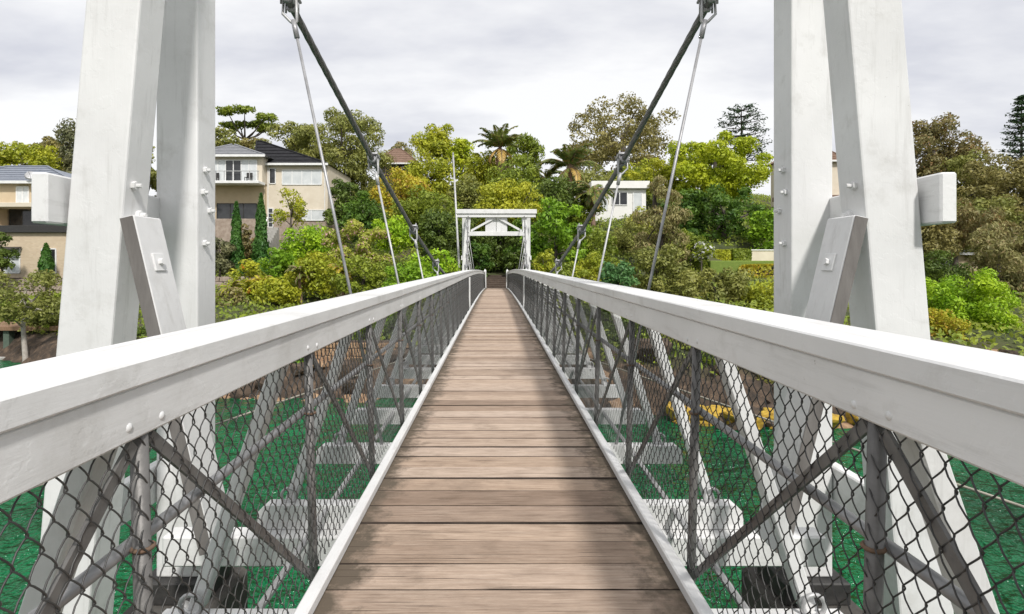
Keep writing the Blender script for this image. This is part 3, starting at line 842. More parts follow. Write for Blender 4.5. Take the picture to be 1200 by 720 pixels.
def cypress(label, cx, top, bot, hw, d):
    a = at(cx, top, d); b_ = at(cx, bot, d); gz = min(ground_z(a.x, d), b_.z)
    t_ = thing('cypress', (a.x, d, gz), label, 'cypress', 'narrow cypresses')
    n = 5200; u = RNG.uniform(0, 1, n) ** 0.85
    prof_ = np.interp(u, [0, 0.12, 0.45, 0.8, 1], [0.55, 0.95, 0.95, 0.5, 0.05])
    th = RNG.uniform(0, 2 * math.pi, n)
    lump = 1 + 0.34 * np.sin(th * 3 + u * 17) * np.cos(u * 31 + th) + RNG.normal(size=n) * 0.10
    r = hw * PXM(d) * prof_ * lump * np.sqrt(RNG.uniform(0.35, 1.0, n))
    P_ = np.stack([a.x + r * np.cos(th), d + r * np.sin(th), b_.z + (a.z - b_.z) * u], 1)
    Nn = np.stack([np.cos(th), np.sin(th), np.full(n, 0.25)], 1) + RNG.normal(size=(n, 3)) * 0.45
    link('foliage', leaf_mesh('foliage', leaf_cloud(P_, Nn, 5 * PXM(d), 1.9 * PXM(d), up=2.5), 'leaf_cypress'), t_)
    q = MB(); q.tube([(a.x, d, gz - 0.2), (a.x, d, b_.z + (a.z - b_.z) * 0.9)], [0.09, 0.02], 6); q.build('trunk', 'bark', t_, True)
def palm(label, cx, top, crown, hw, d, base_py, nfr=26, mat='leaf_palm', dry=6, erect=0.0, name='palm_tree', cat='palm tree', group='tall palms', tr=3.2):
    """trunk, arching fronds with leaflets, dead hanging fronds"""
    hub = at(cx, crown, d); gz = min(ground_z(hub.x, d), at(cx, base_py, d).z)
    t_ = thing(name, (hub.x, d, gz), label, cat, group)
    q = MB(); hgt = hub.z - gz; r = tr * PXM(d)
    q.tube([(hub.x + 0.02 * hgt * math.sin(i), d, gz - 0.3 + (hgt + 0.3) * i / 6) for i in range(7)], [r * 1.3, r, r * .95, r * .9, r * .9, r * 1.1, r * 0.9], 8)
    q.build('trunk', 'palm_bark', t_, True)
    Rr = hw * PXM(d); riseH = (crown - top) * PXM(d)
    for fi in range(nfr):
        dead = fi >= nfr - dry
        az = fi * 2.39996 + random.uniform(-.3, .3)
        e0 = random.uniform(-0.5, -0.1) if dead else R(random.uniform(5 + erect * 30, 84))
        L_ = math.hypot(Rr, riseH * 0.4) * random.uniform(0.85, 1.1) * (0.8 if dead else 1)
        pts = [Vector(hub)]; el = e0
        for k in range(8):
            el -= (0.10 + 0.035 * k) * (1.0 - 0.35 * erect if not dead else 0.9)
            pts.append(pts[-1] + Vector((math.cos(az) * math.cos(el), math.sin(az) * math.cos(el), math.sin(el))) * L_ / 8)
        Vs = []
        for k in range(1, 8):
            for m_ in range(4):
                p = pts[k].lerp(pts[k + 1], m_ / 4) if k < 8 else pts[k]
                dr = (pts[min(k + 1, 8)] - pts[k - 1]).normalized(); side = Vector((-math.sin(az), math.cos(az), 0))
                ll = L_ * 0.30 * (1 - abs(k + m_ / 4 - 3.5) / 6.0)
                for sg in (-1, 1):
                    e = p + side * sg * ll * 0.75 + dr * ll * 0.5 + Vector((0, 0, -ll * random.uniform(0.15, 0.55)))
                    wv = dr * L_ * 0.034
                    Vs += [p, p.lerp(e, 0.45) + wv, e, p.lerp(e, 0.45) - wv]
        o = link('frond', leaf_mesh('frond', np.array([tuple(v_) for v_ in Vs]), 'leaf_drypalm' if dead and fi % 2 else mat), t_)
        q = MB(); q.tube(pts, [0.05 * (1 - k / 10) for k in range(9)], 4); q.build('midrib', 'palm_bark', o)
def tiered_pine(label, cx, top, bot, hw, d, dome_):
    """araucaria: whorls of nearly level branches carrying dark tufts"""
    a = at(cx, top, d); b_ = at(cx, bot, d); gz = ground_z(a.x, d)
    t_ = thing('pine_tree', (a.x, d, gz), label, 'pine tree', 'dark tiered pines')
    q = MB(); q.tube([(a.x, d, gz - 0.3), (a.x, d, a.z)], [0.4, 0.06], 7)
    H_ = a.z - b_.z; pts = []; nn = []
    nt_ = 9 if dome_ else 12
    for i in range(nt_):
        u = (i + 0.5) / nt_
        wd = (math.sqrt(max(0, 1 - (u * 2 - 0.75) ** 2 / 1.7)) if dome_ else (1 - u) ** 0.8) * hw * PXM(d)
        z = b_.z + H_ * u
        for j in range(7 if dome_ else 6):
            az = j * 2 * math.pi / (7 if dome_ else 6) + i * 0.6 + random.uniform(-.25, .25)
            w_ = wd * random.uniform(0.75, 1.12)
            p0_ = Vector((a.x, d, z)); p1_ = p0_ + Vector((math.cos(az) * w_, math.sin(az) * w_, (0.10 if dome_ else 0.22) * w_ + random.uniform(-.2, .2)))
            q.tube([p0_, p0_.lerp(p1_, 0.55) - Vector((0, 0, 0.05 * w_)), p1_], [0.09, 0.07, 0.03], 4)
            for _ in range(34 if dome_ else 44):
                f = random.uniform(0.55 if dome_ else 0.25, 1.04)
                pp = p0_.lerp(p1_, f)
                sp_ = 2.6 * PXM(d) if dome_ else 1.9 * PXM(d)
                pts.append((pp.x + random.gauss(0, sp_), pp.y + random.gauss(0, sp_), pp.z + random.gauss(0, sp_ * 0.55) + 0.1)); nn.append((random.gauss(0, .7), random.gauss(0, .7), 1))
    q.build('trunk', 'bark', t_, True)
    link('foliage', leaf_mesh('foliage', leaf_cloud(np.array(pts), np.array(nn), 3.6 * PXM(d), 1.5 * PXM(d)), 'leaf_pine'), t_)
def cloud_tree(label, d, flats, mat, base):
    """stone-pine habit: separate flat pads on bare limbs; pads in photo pixels (cx, cy, hw, hh)"""
    b0 = at(*base, d); gz = ground_z(b0.x, d)
    t_ = thing('spreading_tree', (b0.x, d, gz), label, 'tree')
    q = MB(); fork = at(base[0], base[1] - 12, d)
    q.tube([(b0.x, d, gz - 0.3), b0, fork], [0.45, 0.3, 0.22], 7)
    VV = []
    for (cx, cy, hw, hh) in flats:
        c = at(cx, cy, d); c.y += random.uniform(-2, 2)
        q.tube([fork, fork.lerp(c, 0.5) + Vector((0, 0, -0.4)), c], [0.18, 0.13, 0.05], 5)
        cen = clumps_in(c, (hw * PXM(d), hw * PXM(d), hh * PXM(d)), 14, low=-0.4)
        cr = np.full(len(cen), hh * PXM(d) * 0.75)
        P_, Nn = clump_leaves(cen, cr, int(hw * hh * 5.5), flat=0.7)
        VV.append(leaf_cloud(P_, Nn, 3.6 * PXM(d), 1.8 * PXM(d)))
    q.build('trunk', 'bark', t_, True)
    link('foliage', leaf_mesh('foliage', np.concatenate(VV), mat), t_)
def hedge(label, x0, x1, y0, y1, z0, z1, mat, rnd=0.15, leaf=0.2, n=2600):
    t_ = thing('hedge', ((x0 + x1) / 2, (y0 + y1) / 2, z0), label, 'hedge')
    u = RNG.uniform(-1, 1, size=(n, 3)); ax_ = RNG.integers(0, 3, n)
    u[np.arange(n), ax_] = np.sign(u[np.arange(n), ax_]); u[:, 2] = np.where(ax_ == 2, 1, u[:, 2])
    nr = np.zeros((n, 3)); nr[np.arange(n), ax_] = u[np.arange(n), ax_]
    p4 = (np.abs(u) ** 6).sum(1, keepdims=True) ** (1 / 6)
    u = u / p4 * (1 + RNG.normal(size=(n, 1)) * 0.03)
    P_ = np.array([(x0 + x1) / 2, (y0 + y1) / 2, (z0 + z1) / 2]) + u * np.array([(x1 - x0) / 2, (y1 - y0) / 2, (z1 - z0) / 2])
    link('foliage', leaf_mesh('foliage', leaf_cloud(P_, nr + RNG.normal(size=(n, 3)) * 0.5, leaf, leaf * 0.6), mat), t_)
    q = MB(); q.box(x0 + 0.2, x1 - 0.2, y0 + 0.2, y1 - 0.2, z0 - 0.3, z1 - 0.22, 0.1); q.build('branch_core', 'bark', t_)

# ------------------------------------------------------------------ houses
class House:
    """helper working in photo pixels at one depth"""
    def __init__(s, name, cx, cy, d, label, cat='house'):
        s.d = d; p = at(cx, cy, d); s.t = thing(name, (p.x, d, p.z), label, cat)
    def X(s, px): return (px - VPX) * s.d / F + CX
    def Z(s, py): return EYE + (HOR - py) * s.d / F
    def wall(s, x0, x1, ytop, ybot, depth, mat, off=0.0, name='wall', parent=None):
        q = MB(); q.box(s.X(x0), s.X(x1), s.d + off, s.d + off + depth, s.Z(ybot), s.Z(ytop), 0.02)
        return q.build(name, mat, parent or s.t)
    def window(s, x0, x1, ytop, ybot, n, glass, frame='white_far', off=0.0, name='window', bar=0.09, rows=1):
        X0, X1, Z0, Z1 = s.X(x0), s.X(x1), s.Z(ybot), s.Z(ytop); yf = s.d + off
        q = MB()
        q.box(X0, X1, yf - 0.08, yf - 0.004, Z0 - bar, Z0, 0); q.box(X0, X1, yf - 0.08, yf - 0.004, Z1, Z1 + bar, 0)
        for k in range(n + 1):
            xx = X0 + (X1 - X0) * k / n; q.box(xx - bar / 2, xx + bar / 2, yf - 0.078, yf - 0.003, Z0, Z1, 0)
        for k in range(1, rows):
            zz = Z0 + (Z1 - Z0) * k / rows; q.box(X0, X1, yf - 0.07, yf - 0.01, zz - bar / 3, zz + bar / 3, 0)
        w_ = q.build(name, frame, s.t)
        for k in range(n):
            xa = X0 + (X1 - X0) * k / n + bar / 2; xb = X0 + (X1 - X0) * (k + 1) / n - bar / 2
            q = MB(); q.box(xa, xb, yf - 0.045, yf - 0.02, Z0, Z1, 0); q.build('pane', glass if isinstance(glass, str) else glass[k % len(glass)], w_)
        return w_
    def hip(s, x0, x1, yeave, xr0, xr1, yridge, depth, mat, off=0.0, over=0.5, name='roof', back=None):
        X0, X1, ZE, ZR = s.X(x0), s.X(x1), s.Z(yeave), s.Z(yridge); Y0_, Y1_ = s.d + off - over, s.d + off + depth + over
        ym = (Y0_ + Y1_) / 2
        q = MB(); a, b_, c, d_ = (X0, Y0_, ZE), (X1, Y0_, ZE), (X1, Y1_, ZE), (X0, Y1_, ZE); kz = ym / s.d; ZR = EYE + (HOR - yridge) * ym / F; e, f = ((s.X(xr0) - CX) * kz + CX, ym, ZR), ((s.X(xr1) - CX) * kz + CX, ym, ZR)
        q.add([a, b_, c, d_, e, f], [(0, 1, 5, 4), (1, 2, 5), (2, 3, 4, 5), (3, 0, 4), (3, 2, 1, 0)])
        r_ = q.build(name, mat, s.t)
        q = MB(); q.box(X0 - 0.02, X1 + 0.02, Y0_ - 0.10, Y0_ - 0.01, ZE - 0.16, ZE + 0.06, 0); q.build('gutter', 'white_far', r_)
        # courses of tiles as low ribs
        q = MB(); nrib = 7
        for k in range(1, nrib):
            u = k / nrib
            l = Vector(a).lerp(Vector(e), u); r2 = Vector(b_).lerp(Vector(f), u)
            q.tube([l + Vector((0, -0.02, 0.03)), r2 + Vector((0, -0.02, 0.03))], 0.035, 4)
        q.tube([Vector(a) + Vector((0, 0, .04)), Vector(e) + Vector((0, 0, .06))], 0.09, 5); q.tube([Vector(b_) + Vector((0, 0, .04)), Vector(f) + Vector((0, 0, .06))], 0.09, 5)
        if (Vector(e) - Vector(f)).length > 0.3: q.tube([Vector(e) + Vector((0, 0, .06)), Vector(f) + Vector((0, 0, .06))], 0.09, 5)
        q.build('ridge_tiles', mat, r_)
        return r_

# --- beige two-storey house left of the bridge
h = House('house', 310, 275, 57, 'beige two-storey house with grey and black hip roofs and a glass balcony')
h.wall(312, 384, 192, 285, 9, 'cream_render')
h.wall(316, 384.4, 249, 292, 8.6, 'garden_stone', off=-0.06, name='stone_base')
h.hip(300, 386, 193, 301, 306, 166, 10, 'black_roof')
h.wall(236, 313, 186, 217, 8, 'cream_render', off=-1.2, name='balcony_room')
h.hip(226, 319, 186, 272, 275, 170, 7.5, 'grey_roof', off=-1.3)
h.wall(238, 312, 217, 262, 8, 'beige_render', off=-0.4, name='lower_wall')
h.wall(238, 313, 257, 300, 8, 'garden_stone', off=-0.52, name='stone_base')
h.window(331, 377, 200, 216, 4, 'curtain_glass')
h.window(316, 323, 198, 215, 1, 'dark_glass')
h.window(350, 381, 247, 258, 2, 'curtain_glass', off=-0.08)
h.window(253.5, 307, 191, 214, 6, ['curtain_glass', 'curtain_glass', 'dark_glass', 'dark_glass', 'curtain_glass', 'curtain_glass'], off=-1.2, name='sliding_door')
h.window(257, 303, 240, 257, 3, 'dark_glass', frame='dark_steel', off=-0.42, name='garage_window')
h.window(315, 320.5, 245, 266, 1, 'dark_glass', off=-0.08, name='door', rows=4)
bal = h.wall(236, 315, 216, 219, 1.6, 'white_far', off=-2.5, name='balcony')
q = MB()
for k in range(9):
    xx = h.X(238) + (h.X(314) - h.X(238)) * k / 8; q.box(xx - 0.03, xx + 0.03, 54.58, 54.64, h.Z(216), h.Z(205.5), 0)
q.box(h.X(237), h.X(315), 54.56, 54.66, h.Z(205.5), h.Z(204.8), 0); q.build('balustrade', 'galv_light', bal)
for k, px in enumerate((262, 300)):
    q = MB(); x0 = h.X(px); z0 = h.Z(216)
    q.box(x0 - .3, x0 + .3, 55.0, 55.5, z0 + .4, z0 + .45, 0.01); q.box(x0 - .3, x0 + .3, 55.5, 55.55, z0 + .45, z0 + .95, 0.01)
    for ix in (-.27, .27):
        for iy in (55.03, 55.47): q.box(x0 + ix - .03, x0 + ix + .03, iy - .03, iy + .03, z0, z0 + .4, 0)
    tag(q.build('balcony_chair', 'dark_steel'), ['dark chair on the balcony at its left side', 'dark chair on the balcony at its right side'][k], 'chair')
q = MB(); q.tube([(h.X(314.5), 56.9, h.Z(194)), (h.X(314.5), 56.9, h.Z(285))], 0.05, 6); q.tube([(h.X(381), 56.9, h.Z(194)), (h.X(381), 56.9, h.Z(249))], 0.05, 6); q.build('downpipe', 'white_far', h.t)
q = MB()
for k in range(8):
    q.box(h.X(322) , h.X(334), 55.2 - k * 0.35, 55.5 - k * 0.35, h.Z(300) , h.Z(268) - k * 0.28, 0.01)
q.build('stair', 'concrete', h.t)
q = MB(); q.beam((h.X(322), 55.2, h.Z(258)), (h.X(330), 52.6, h.Z(276)), 0.15, 0.3, (0, 0, 1)); q.build('stair_rail', 'white_far', h.t)
# --- house behind the left tower
h = House('house', 40, 325, 45, 'sandy brick house with a blue-grey hip roof behind the left tower')
h.wall(-80, 76, 214, 243, 8, 'beige_render'); h.hip(-90, 92, 214, 8, 56, 196, 9, 'blue_roof')
h.wall(-80, 120, 240, 245, 9, 'cream_render', off=-1.6, name='ledge')
h.wall(-80, 120, 273, 330, 9, 'brick', off=-1.4, name='lower_wall')
h.wall(-80, 6, 243, 275, 2.5, 'beige_render', off=-1.3, name='pier_wall')
h.wall(-80, 120, 266, 274, 0.2, 'dark_steel', off=-1.7, name='balustrade')
h.wall(8, 120, 245, 273, 3, 'dark_glass', off=0.2, name='porch_shade_panel')  # dark slab stands in for the shade inside the porch recess
h.window(20, 34, 220, 238, 2, 'curtain_glass'); h.window(22, 41, 293, 319, 2, 'curtain_glass', off=-1.4); h.window(66, 82, 293, 320, 1, 'dark_glass', off=-1.4)
q = MB(); q.add([(h.X(18), 43.5, h.Z(290)), (h.X(44), 43.5, h.Z(290)), (h.X(44), 42.8, h.Z(293)), (h.X(18), 42.8, h.Z(293)), (h.X(18), 43.5, h.Z(291)), (h.X(44), 43.5, h.Z(291)), (h.X(44), 42.8, h.Z(294)), (h.X(18), 42.8, h.Z(294))], [(0, 1, 2, 3), (7, 6, 5, 4), (3, 2, 6, 7), (0, 3, 7, 4), (1, 5, 6, 2), (0, 4, 5, 1)]); q.build('awning', 'dark_steel', h.t)
dish = MB(); dp = at(36, 206, 44.4)
dish.dome(dp, (0.5, -1, 0.5), 0.42, 0.14, 12); dish.tube([dp, dp + Vector((0, 0.3, -0.6))], 0.03, 5); dish.tube([dp, dp + Vector((0.3, -0.6, 0.25))], 0.02, 4)
dish.build('satellite_dish', 'galv_pipe', h.t)
# --- brown roofed house on the skyline
h = House('house', 465, 210, 82, 'dark timber house with brown hip roof on the skyline left of centre')
h.wall(444, 487, 192, 228, 8, 'dark_steel'); h.hip(439, 492, 192, 462, 470, 175, 9, 'brown_roof'); h.window(452, 466, 196, 205, 2, 'dark_glass', frame='brown_roof'); h.window(471, 480, 196, 205, 1, 'dark_glass')
# --- white house right of the portal
h = House('house', 715, 285, 60, 'white flat-roofed house among the trees right of the far portal')
h.wall(700, 757, 222, 285, 8, 'white_render'); h.wall(692, 760, 213, 221.5, 9, 'white_render', off=-0.5, name='parapet'); h.wall(672, 699, 231, 285, 7, 'white_render', off=-0.6, name='side_wing')
h.window(717, 735, 226, 240, 2, 'dark_glass'); h.window(742, 752, 226, 250, 1, 'curtain_glass'); h.window(704, 712, 228, 246, 1, 'curtain_glass'); h.window(724, 742, 262, 282, 3, 'dark_glass'); h.window(678, 693, 238, 250, 2, 'curtain_glass', off=-0.6)
# --- house half hidden by the right tower
h = House('house', 930, 240, 70, 'cream house with brown gable roof beside the right tower')
h.wall(917, 985, 188, 240, 3, 'cream_render'); h.hip(913, 995, 189, 938, 960, 172, 3.6, 'brown_roof'); h.window(922, 932, 198, 212, 1, 'dark_glass'); h.wall(905, 985, 232, 237, 3, 'brown_roof', off=-3, name='porch_roof')
# --- low buildings
h = House('house', 1120, 300, 52, 'low grey-roofed house glimpsed among olive trees on the right')
h.wall(1086, 1146, 296, 318, 6, 'beige_render'); h.hip(1082, 1150, 297, 1100, 1132, 287, 7, 'grey_roof'); h.window(1100, 1116, 300, 310, 2, 'dark_glass')
h = House('house', 585, 210, 76, 'small house with red-brown roof behind the middle palm')
h.wall(562, 602, 204, 222, 7, 'white_render'); h.hip(556, 608, 203, 576, 590, 186, 8, 'brown_roof'); h.window(580, 594, 208, 217, 2, 'dark_glass')
h = House('boat_shed', 20, 415, 31, 'open waterside boat shed on green posts below the left house', 'shed')
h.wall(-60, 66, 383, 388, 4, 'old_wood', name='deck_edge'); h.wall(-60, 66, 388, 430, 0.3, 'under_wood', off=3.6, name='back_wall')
for px in (-45, 3, 48): h.wall(px - 3.5, px + 3.5, 388.3, 432, 0.4, 'green_paint', off=0.2, name='post')
h.wall(-60, 70, 417, 436, 5, 'concrete', off=-0.6, name='slab')
for k, (px, mt, lb) in enumerate(((18, 'pink_paint', 'small pink dinghy stored in the boat shed'), (32, 'blue_paint', 'small blue dinghy stored in the boat shed'))):
    c = at(px, 416.6, 32.4); q = MB(); vs_ = []
    for i in range(9):
        u = i / 8 * 2 - 1; wd = 0.55 * (1 - max(0, u) ** 2.2) * (1 if u > -0.95 else 0.9); kz = 0.12 * max(0, u) ** 2
        for (a_, z_) in ((-1, 0.45 + kz), (-0.75, 0.12 + kz), (0, kz), (0.75, 0.12 + kz), (1, 0.45 + kz), (0.85, 0.42 + kz), (0, 0.12 + kz), (-0.85, 0.42 + kz)):
            vs_.append((c.x + a_ * wd, c.y + u * 1.3, c.z + z_))
    q.add(vs_, [(i * 8 + j, (i + 1) * 8 + j, (i + 1) * 8 + (j + 1) % 8, i * 8 + (j + 1) % 8) for i in range(8) for j in range(8)] + [tuple(range(8))])
    t_ = thing('dinghy', c, lb, 'boat', 'dinghies in the boat shed'); q.build('hull', mt, t_, True)
    q = MB(); q.box(c.x - .45, c.x + .45, c.y - .15, c.y + .1, c.z + .34, c.z + .38, 0); q.build('seat', 'old_wood', t_)

# ------------------------------------------------------------------ rocks, walls
def rock_mesh(seed, sub=2):
    rs = np.random.default_rng(seed); bm = __import__('bmesh').new()
    __import__('bmesh').ops.create_icosphere(bm, subdivisions=sub, radius=1)
    cuts = [(Vector(rs.normal(size=3)).normalized(), rs.uniform(0.42, 0.85)) for _ in range(14)]
    for v_ in bm.verts:
        p = v_.co.copy()
        for n_, k in cuts:
            dd = p.dot(n_) - k
            if dd > 0: p -= n_ * dd * 0.985
        v_.co = p * (1 + 0.05 * math.sin(p.x * 7 + seed) * math.cos(p.y * 6))
    me = bpy.data.meshes.new('rock'); bm.to_mesh(me); bm.free(); return me
ROCKS = {}
for mt in ('dark_rock', 'sandstone', 'yellow_rock'):
    ROCKS[mt] = []
    for k in range(4):
        me = rock_mesh(k + 3); me.materials.append(MATS[mt]); ROCKS[mt].append(me)
def rock(mt, x, y, z, r, label, group):
    o = link('rock', random.choice(ROCKS[mt]), None, loc=(x, y, z), rot=(random.uniform(-.3, .3), random.uniform(-.3, .3), random.uniform(0, 6.3)))
    o.scale = (r * random.uniform(0.9, 1.5), r * random.uniform(0.8, 1.2), r * random.uniform(0.55, 0.85))
    tag(o, label, 'rock', group)
for k in range(110):
    x = random.uniform(-15, 25) if k % 3 else random.uniform(-13, 14)
    s_ = random.uniform(-0.5, 2.6); y = interp(x, SX, SY) + s_
    left = x < 0
    rock('dark_rock' if random.random() < 0.72 else 'sandstone', x, y, ground_z(x, y) + random.uniform(-0.1, 0.25), random.uniform(0.3, 0.85),
         'brown boulder in the rocky bank along the waterline on the %s of the bridge' % ('left' if left else 'right'), 'bank boulders ' + ('left' if left else 'right'))
for k in range(52):
    x = random.uniform(5.7, 10.9) if k < 42 else random.uniform(10.9, 14.5); y = interp(x, SX, SY) - random.uniform(0.0, 0.75)
    rock('yellow_rock', x, y, WATER + random.uniform(-0.06, 0.42), random.uniform(0.24, 0.5), 'yellow stained stone at the water edge behind the right railing', 'yellow shore stones')
for k in range(26):
    x = random.uniform(-13.5, -4.5); y = interp(x, SX, SY) - random.uniform(0.1, 0.5)
    rock('sandstone', x, y, WATER + random.uniform(-0.15, 0.08), random.uniform(0.22, 0.5), 'low orange sandstone slab at the water edge behind the left railing', 'orange shore stones')
def stone_wall(label, x0, x1, yf, z0, z1, mat, sw, sh, depth=0.35):
    t_ = thing('stone_wall', ((x0 + x1) / 2, yf, z0), label, 'wall')
    q = MB(); q.box(x0, x1, yf + 0.05, yf + depth, z0 - 0.4, z1 - 0.04, 0.02); q.build('wall_core', 'dark_rock', t_)
    meshes = []
    for k in range(5):
        q = MB(); q.box(-.5, .5, -.5, .5, -.5, .5, 0.09); q.v = [(a + random.uniform(-.05, .05), b2 + random.uniform(-.05, .05), c + random.uniform(-.06, .06)) for a, b2, c in q.v]
        me = q.mesh('stone'); me.materials.append(MATS[mat]); meshes.append(me)
    z = z0; row = 0
    while z < z1 - sh * 0.4:
        hh = sh * random.uniform(0.8, 1.15); x = x0 + (row % 2) * sw * 0.4
        while x < x1 - sw * 0.3:
            ww = sw * random.uniform(0.7, 1.3)
            o = link('stone', random.choice(meshes), t_, loc=(x + ww / 2, yf + 0.10 + random.uniform(-.03, .03), z + hh / 2)); o.scale = (ww * 0.95, 0.34, hh * 0.93)
            x += ww
        z += hh; row += 1
a, b_ = at(376, 458, 22.9), at(434, 416, 22.9)
stone_wall('brown sandstone retaining wall above the water seen through the left railing', a.x - 0.6, b_.x + 1.2, 23.3, -3.4, -1.9, 'sandstone', 0.5, 0.3)
a, b_ = at(-10, 346, 43), at(78, 325, 43)
stone_wall('rubble garden wall below the sandy brick house on the left', a.x - 2, b_.x + 3, 42.3, a.z, b_.z, 'garden_stone', 0.75, 0.42)
a, b_ = at(246, 344, 44), at(300, 326, 44)
stone_wall('low pinkish rubble wall beside the cypresses', a.x - 3, b_.x, 44.5, a.z - 0.5, b_.z, 'garden_stone', 0.7, 0.4)
# garden terrace on the right: lawn, pale wall, clipped hedges
lx0, lx1 = at(822, 305, 44).x, at(1010, 305, 44).x
q = MB(); q.box(lx0, lx1, 42.2, 50, 0.2, 1.62, 0.05)
tag(q.build('lawn', 'lawn'), 'small green lawn terrace right of the bridge', 'lawn', kind='structure')
q = MB(); a = at(868, 294, 47.5); b_ = at(960, 306, 47.5)
t_ = thing('garden_wall', (a.x, 47.5, 1.6), 'pale rendered garden wall at the back of the lawn', 'wall')
q.box(a.x - 1.5, b_.x, 47.5, 47.8, 1.4, a.z, 0.03); q.build('wall', 'cream_render', t_)
q = MB(); q.box(a.x - 1.6, b_.x + .1, 47.42, 47.88, a.z + 0.003, a.z + 0.1, 0.02); q.build('coping', 'white_render', t_)
hedge('rounded green clipped hedge in front of the pale garden wall', at(826, 0, 46).x, at(855, 0, 46).x, 45.6, 46.8, 1.55, at(0, 293.5, 46).z, 'leaf_yellow', leaf=0.22)
hedge('short dome of clipped box hedge at right of the longer hedge', at(856, 0, 46).x, at(878, 0, 46).x, 45.5, 46.9, 1.55, at(0, 292.5, 46).z, 'leaf_mid', leaf=0.22)
hedge('bright golden hedge along the front of the lawn', at(868, 0, 42).x, at(985, 0, 42).x, 41.4, 42.1, 0.2, at(0, 310.5, 41.7).z, 'leaf_gold', leaf=0.22, n=5200)

# ------------------------------------------------------------------ trees and shrubs
T = 'tree'; S = 'shrub'
SKY = 'trees on the skyline'; GAR = 'garden shrubs on the left slope'; RB = 'bushes on the right bank'
# left of the near left tower
plant('tree', 'bushy yellow-green tree rising behind the blue-grey roof', T, 26, 164, 222, 44, 72, 'leaf_yellow', SKY, clr=.36)
plant('tree', 'brownish tree beside the yellow-green one behind the blue-grey roof', T, 60, 160, 222, 22, 78, 'leaf_brown', SKY)
plant('tree', 'slim dark tree standing against the left side of the left tower', T, 82, 138, 225, 11, 74, 'leaf_grey', SKY, ncl=16, clr=.8)
plant('tree', 'dark green tree seen through the gap between the left tower legs', T, 172, 160, 262, 22, 66, 'leaf_olive', SKY)
plant('shrub', 'dark rounded shrub at the far left against the brick wall', S, 0, 268, 322, 17, 41, 'leaf_dark', GAR)
cypress('tiny cypress beside the brick house window', 54, 287, 326, 6, 42)
plant('gum_tree', 'pale-trunked gum tree leaning over the boat shed at far left', T, 30, 312, 388, 44, 29.5, 'leaf_olive', None, ncl=34, clr=.26, trunk='pale_bark', tr=.13, dens=2.6, leafpx=5)
plant('shrub', 'green shrub hanging below the rubble wall beside the left tower', S, 66, 345, 386, 26, 33, 'leaf_mid', GAR)
plant('shrub', 'mixed low shrub on the terrace between the left tower legs', S, 150, 290, 352, 40, 40, 'leaf_mid', GAR)
# around the beige house
cloud_tree('spreading flat-topped tree with layered pads above the beige house', 92, [(272, 135, 17, 6), (291, 133, 15, 6), (314, 141, 15, 8), (280, 146, 14, 5), (300, 145, 14, 6), (321, 151, 10, 6), (268, 150, 12, 6), (306, 153, 9, 4)], 'leaf_mid', (287, 176))
plant('tree', 'low dark tree behind the grey roof of the beige house', T, 262, 150, 196, 24, 84, 'leaf_olive', SKY)
plant('tree', 'brownish green tree between the beige house roof and the flat-topped tree', T, 296, 158, 195, 22, 86, 'leaf_brown', SKY)
plant('casuarina_tree', 'tall grey-green casuarina right of the beige house', T, 411, 122, 262, 49, 70, 'leaf_olive', SKY, ncl=60, clr=.27, droop=1.2, wr=.36, leafpx=5.5, dens=4.2)
plant('casuarina_tree', 'lower grey-green casuarina sloping down behind the black roof', T, 356, 143, 236, 54, 74, 'leaf_olive', SKY, ncl=44, clr=.27, droop=1.0, wr=.36, leafpx=5.5)
plant('tree', 'dark green tree filling the space right of the beige house', T, 403, 200, 290, 21, 55, 'leaf_dark', SKY)
plant('tree', 'deep green leafy tree under the tall casuarina', T, 425, 226, 285, 28, 50, 'leaf_deep', GAR)
plant('topiary_tree', 'small round-headed olive tree in front of the beige house wall', T, 341, 221, 268, 22, 51, 'leaf_yellow', None, ncl=22, clr=.3, dens=2.4, leafpx=4, tr=.12)
cypress('shorter narrow cypress on the left in front of the beige house', 277, 238, 345, 7.5, 46)
cypress('taller narrow cypress in front of the beige house', 306, 228, 345, 8.5, 45.5)
plant('shrub', 'rusty leaved shrub between the two narrow cypresses', S, 291, 260, 320, 14, 48, 'leaf_rust', GAR)
plant('shrub', 'grey-green shrub left of the shorter cypress', S, 258, 278, 330, 18, 45, 'leaf_grey', GAR)
plant('shrub', 'bright lime shrub below the small round-headed tree', S, 362, 264, 322, 36, 43, 'leaf_vivid', GAR, leafpx=5.2)
plant('shrub', 'fresh green feathery shrub right of the taller cypress', S, 328, 290, 336, 22, 40, 'leaf_bright', GAR, leafpx=5.5)
plant('shrub', 'low yellow-green shrub at the foot of the two cypresses', S, 290, 303, 362, 22, 37, 'leaf_yellow', GAR, extra=('flower_orange', 3, 4))
plant('shrub', 'green and gold shrub just above the left handrail', S, 322, 322, 368, 30, 34, 'leaf_yellow', GAR, leafpx=6)
plant('shrub', 'dusty low shrub beside the left tower at the handrail', S, 268, 335, 385, 28, 34, 'leaf_tan', GAR, extra=('flower_orange', 2, 5))
plant('shrub', 'broad yellow-green bush behind the first left hanger rod', S, 372, 296, 356, 34, 36, 'leaf_yellow', GAR, leafpx=5.5, extra=('flower_orange', 2, 5))
plant('frangipani_tree', 'spreading bush with pinkish blossom between the left hanger rods', T, 420, 260, 330, 46, 40, 'leaf_pink', None, ncl=40, clr=.27)
plant('shrub', 'green mixed bush at the foot of the pink blossom bush', S, 425, 300, 350, 36, 34, 'leaf_mid', GAR, leafpx=5.5)
plant('shrub', 'lime green bush beside the second left hanger rod', S, 459, 252, 300, 26, 43, 'leaf_vivid', GAR, leafpx=5.2)
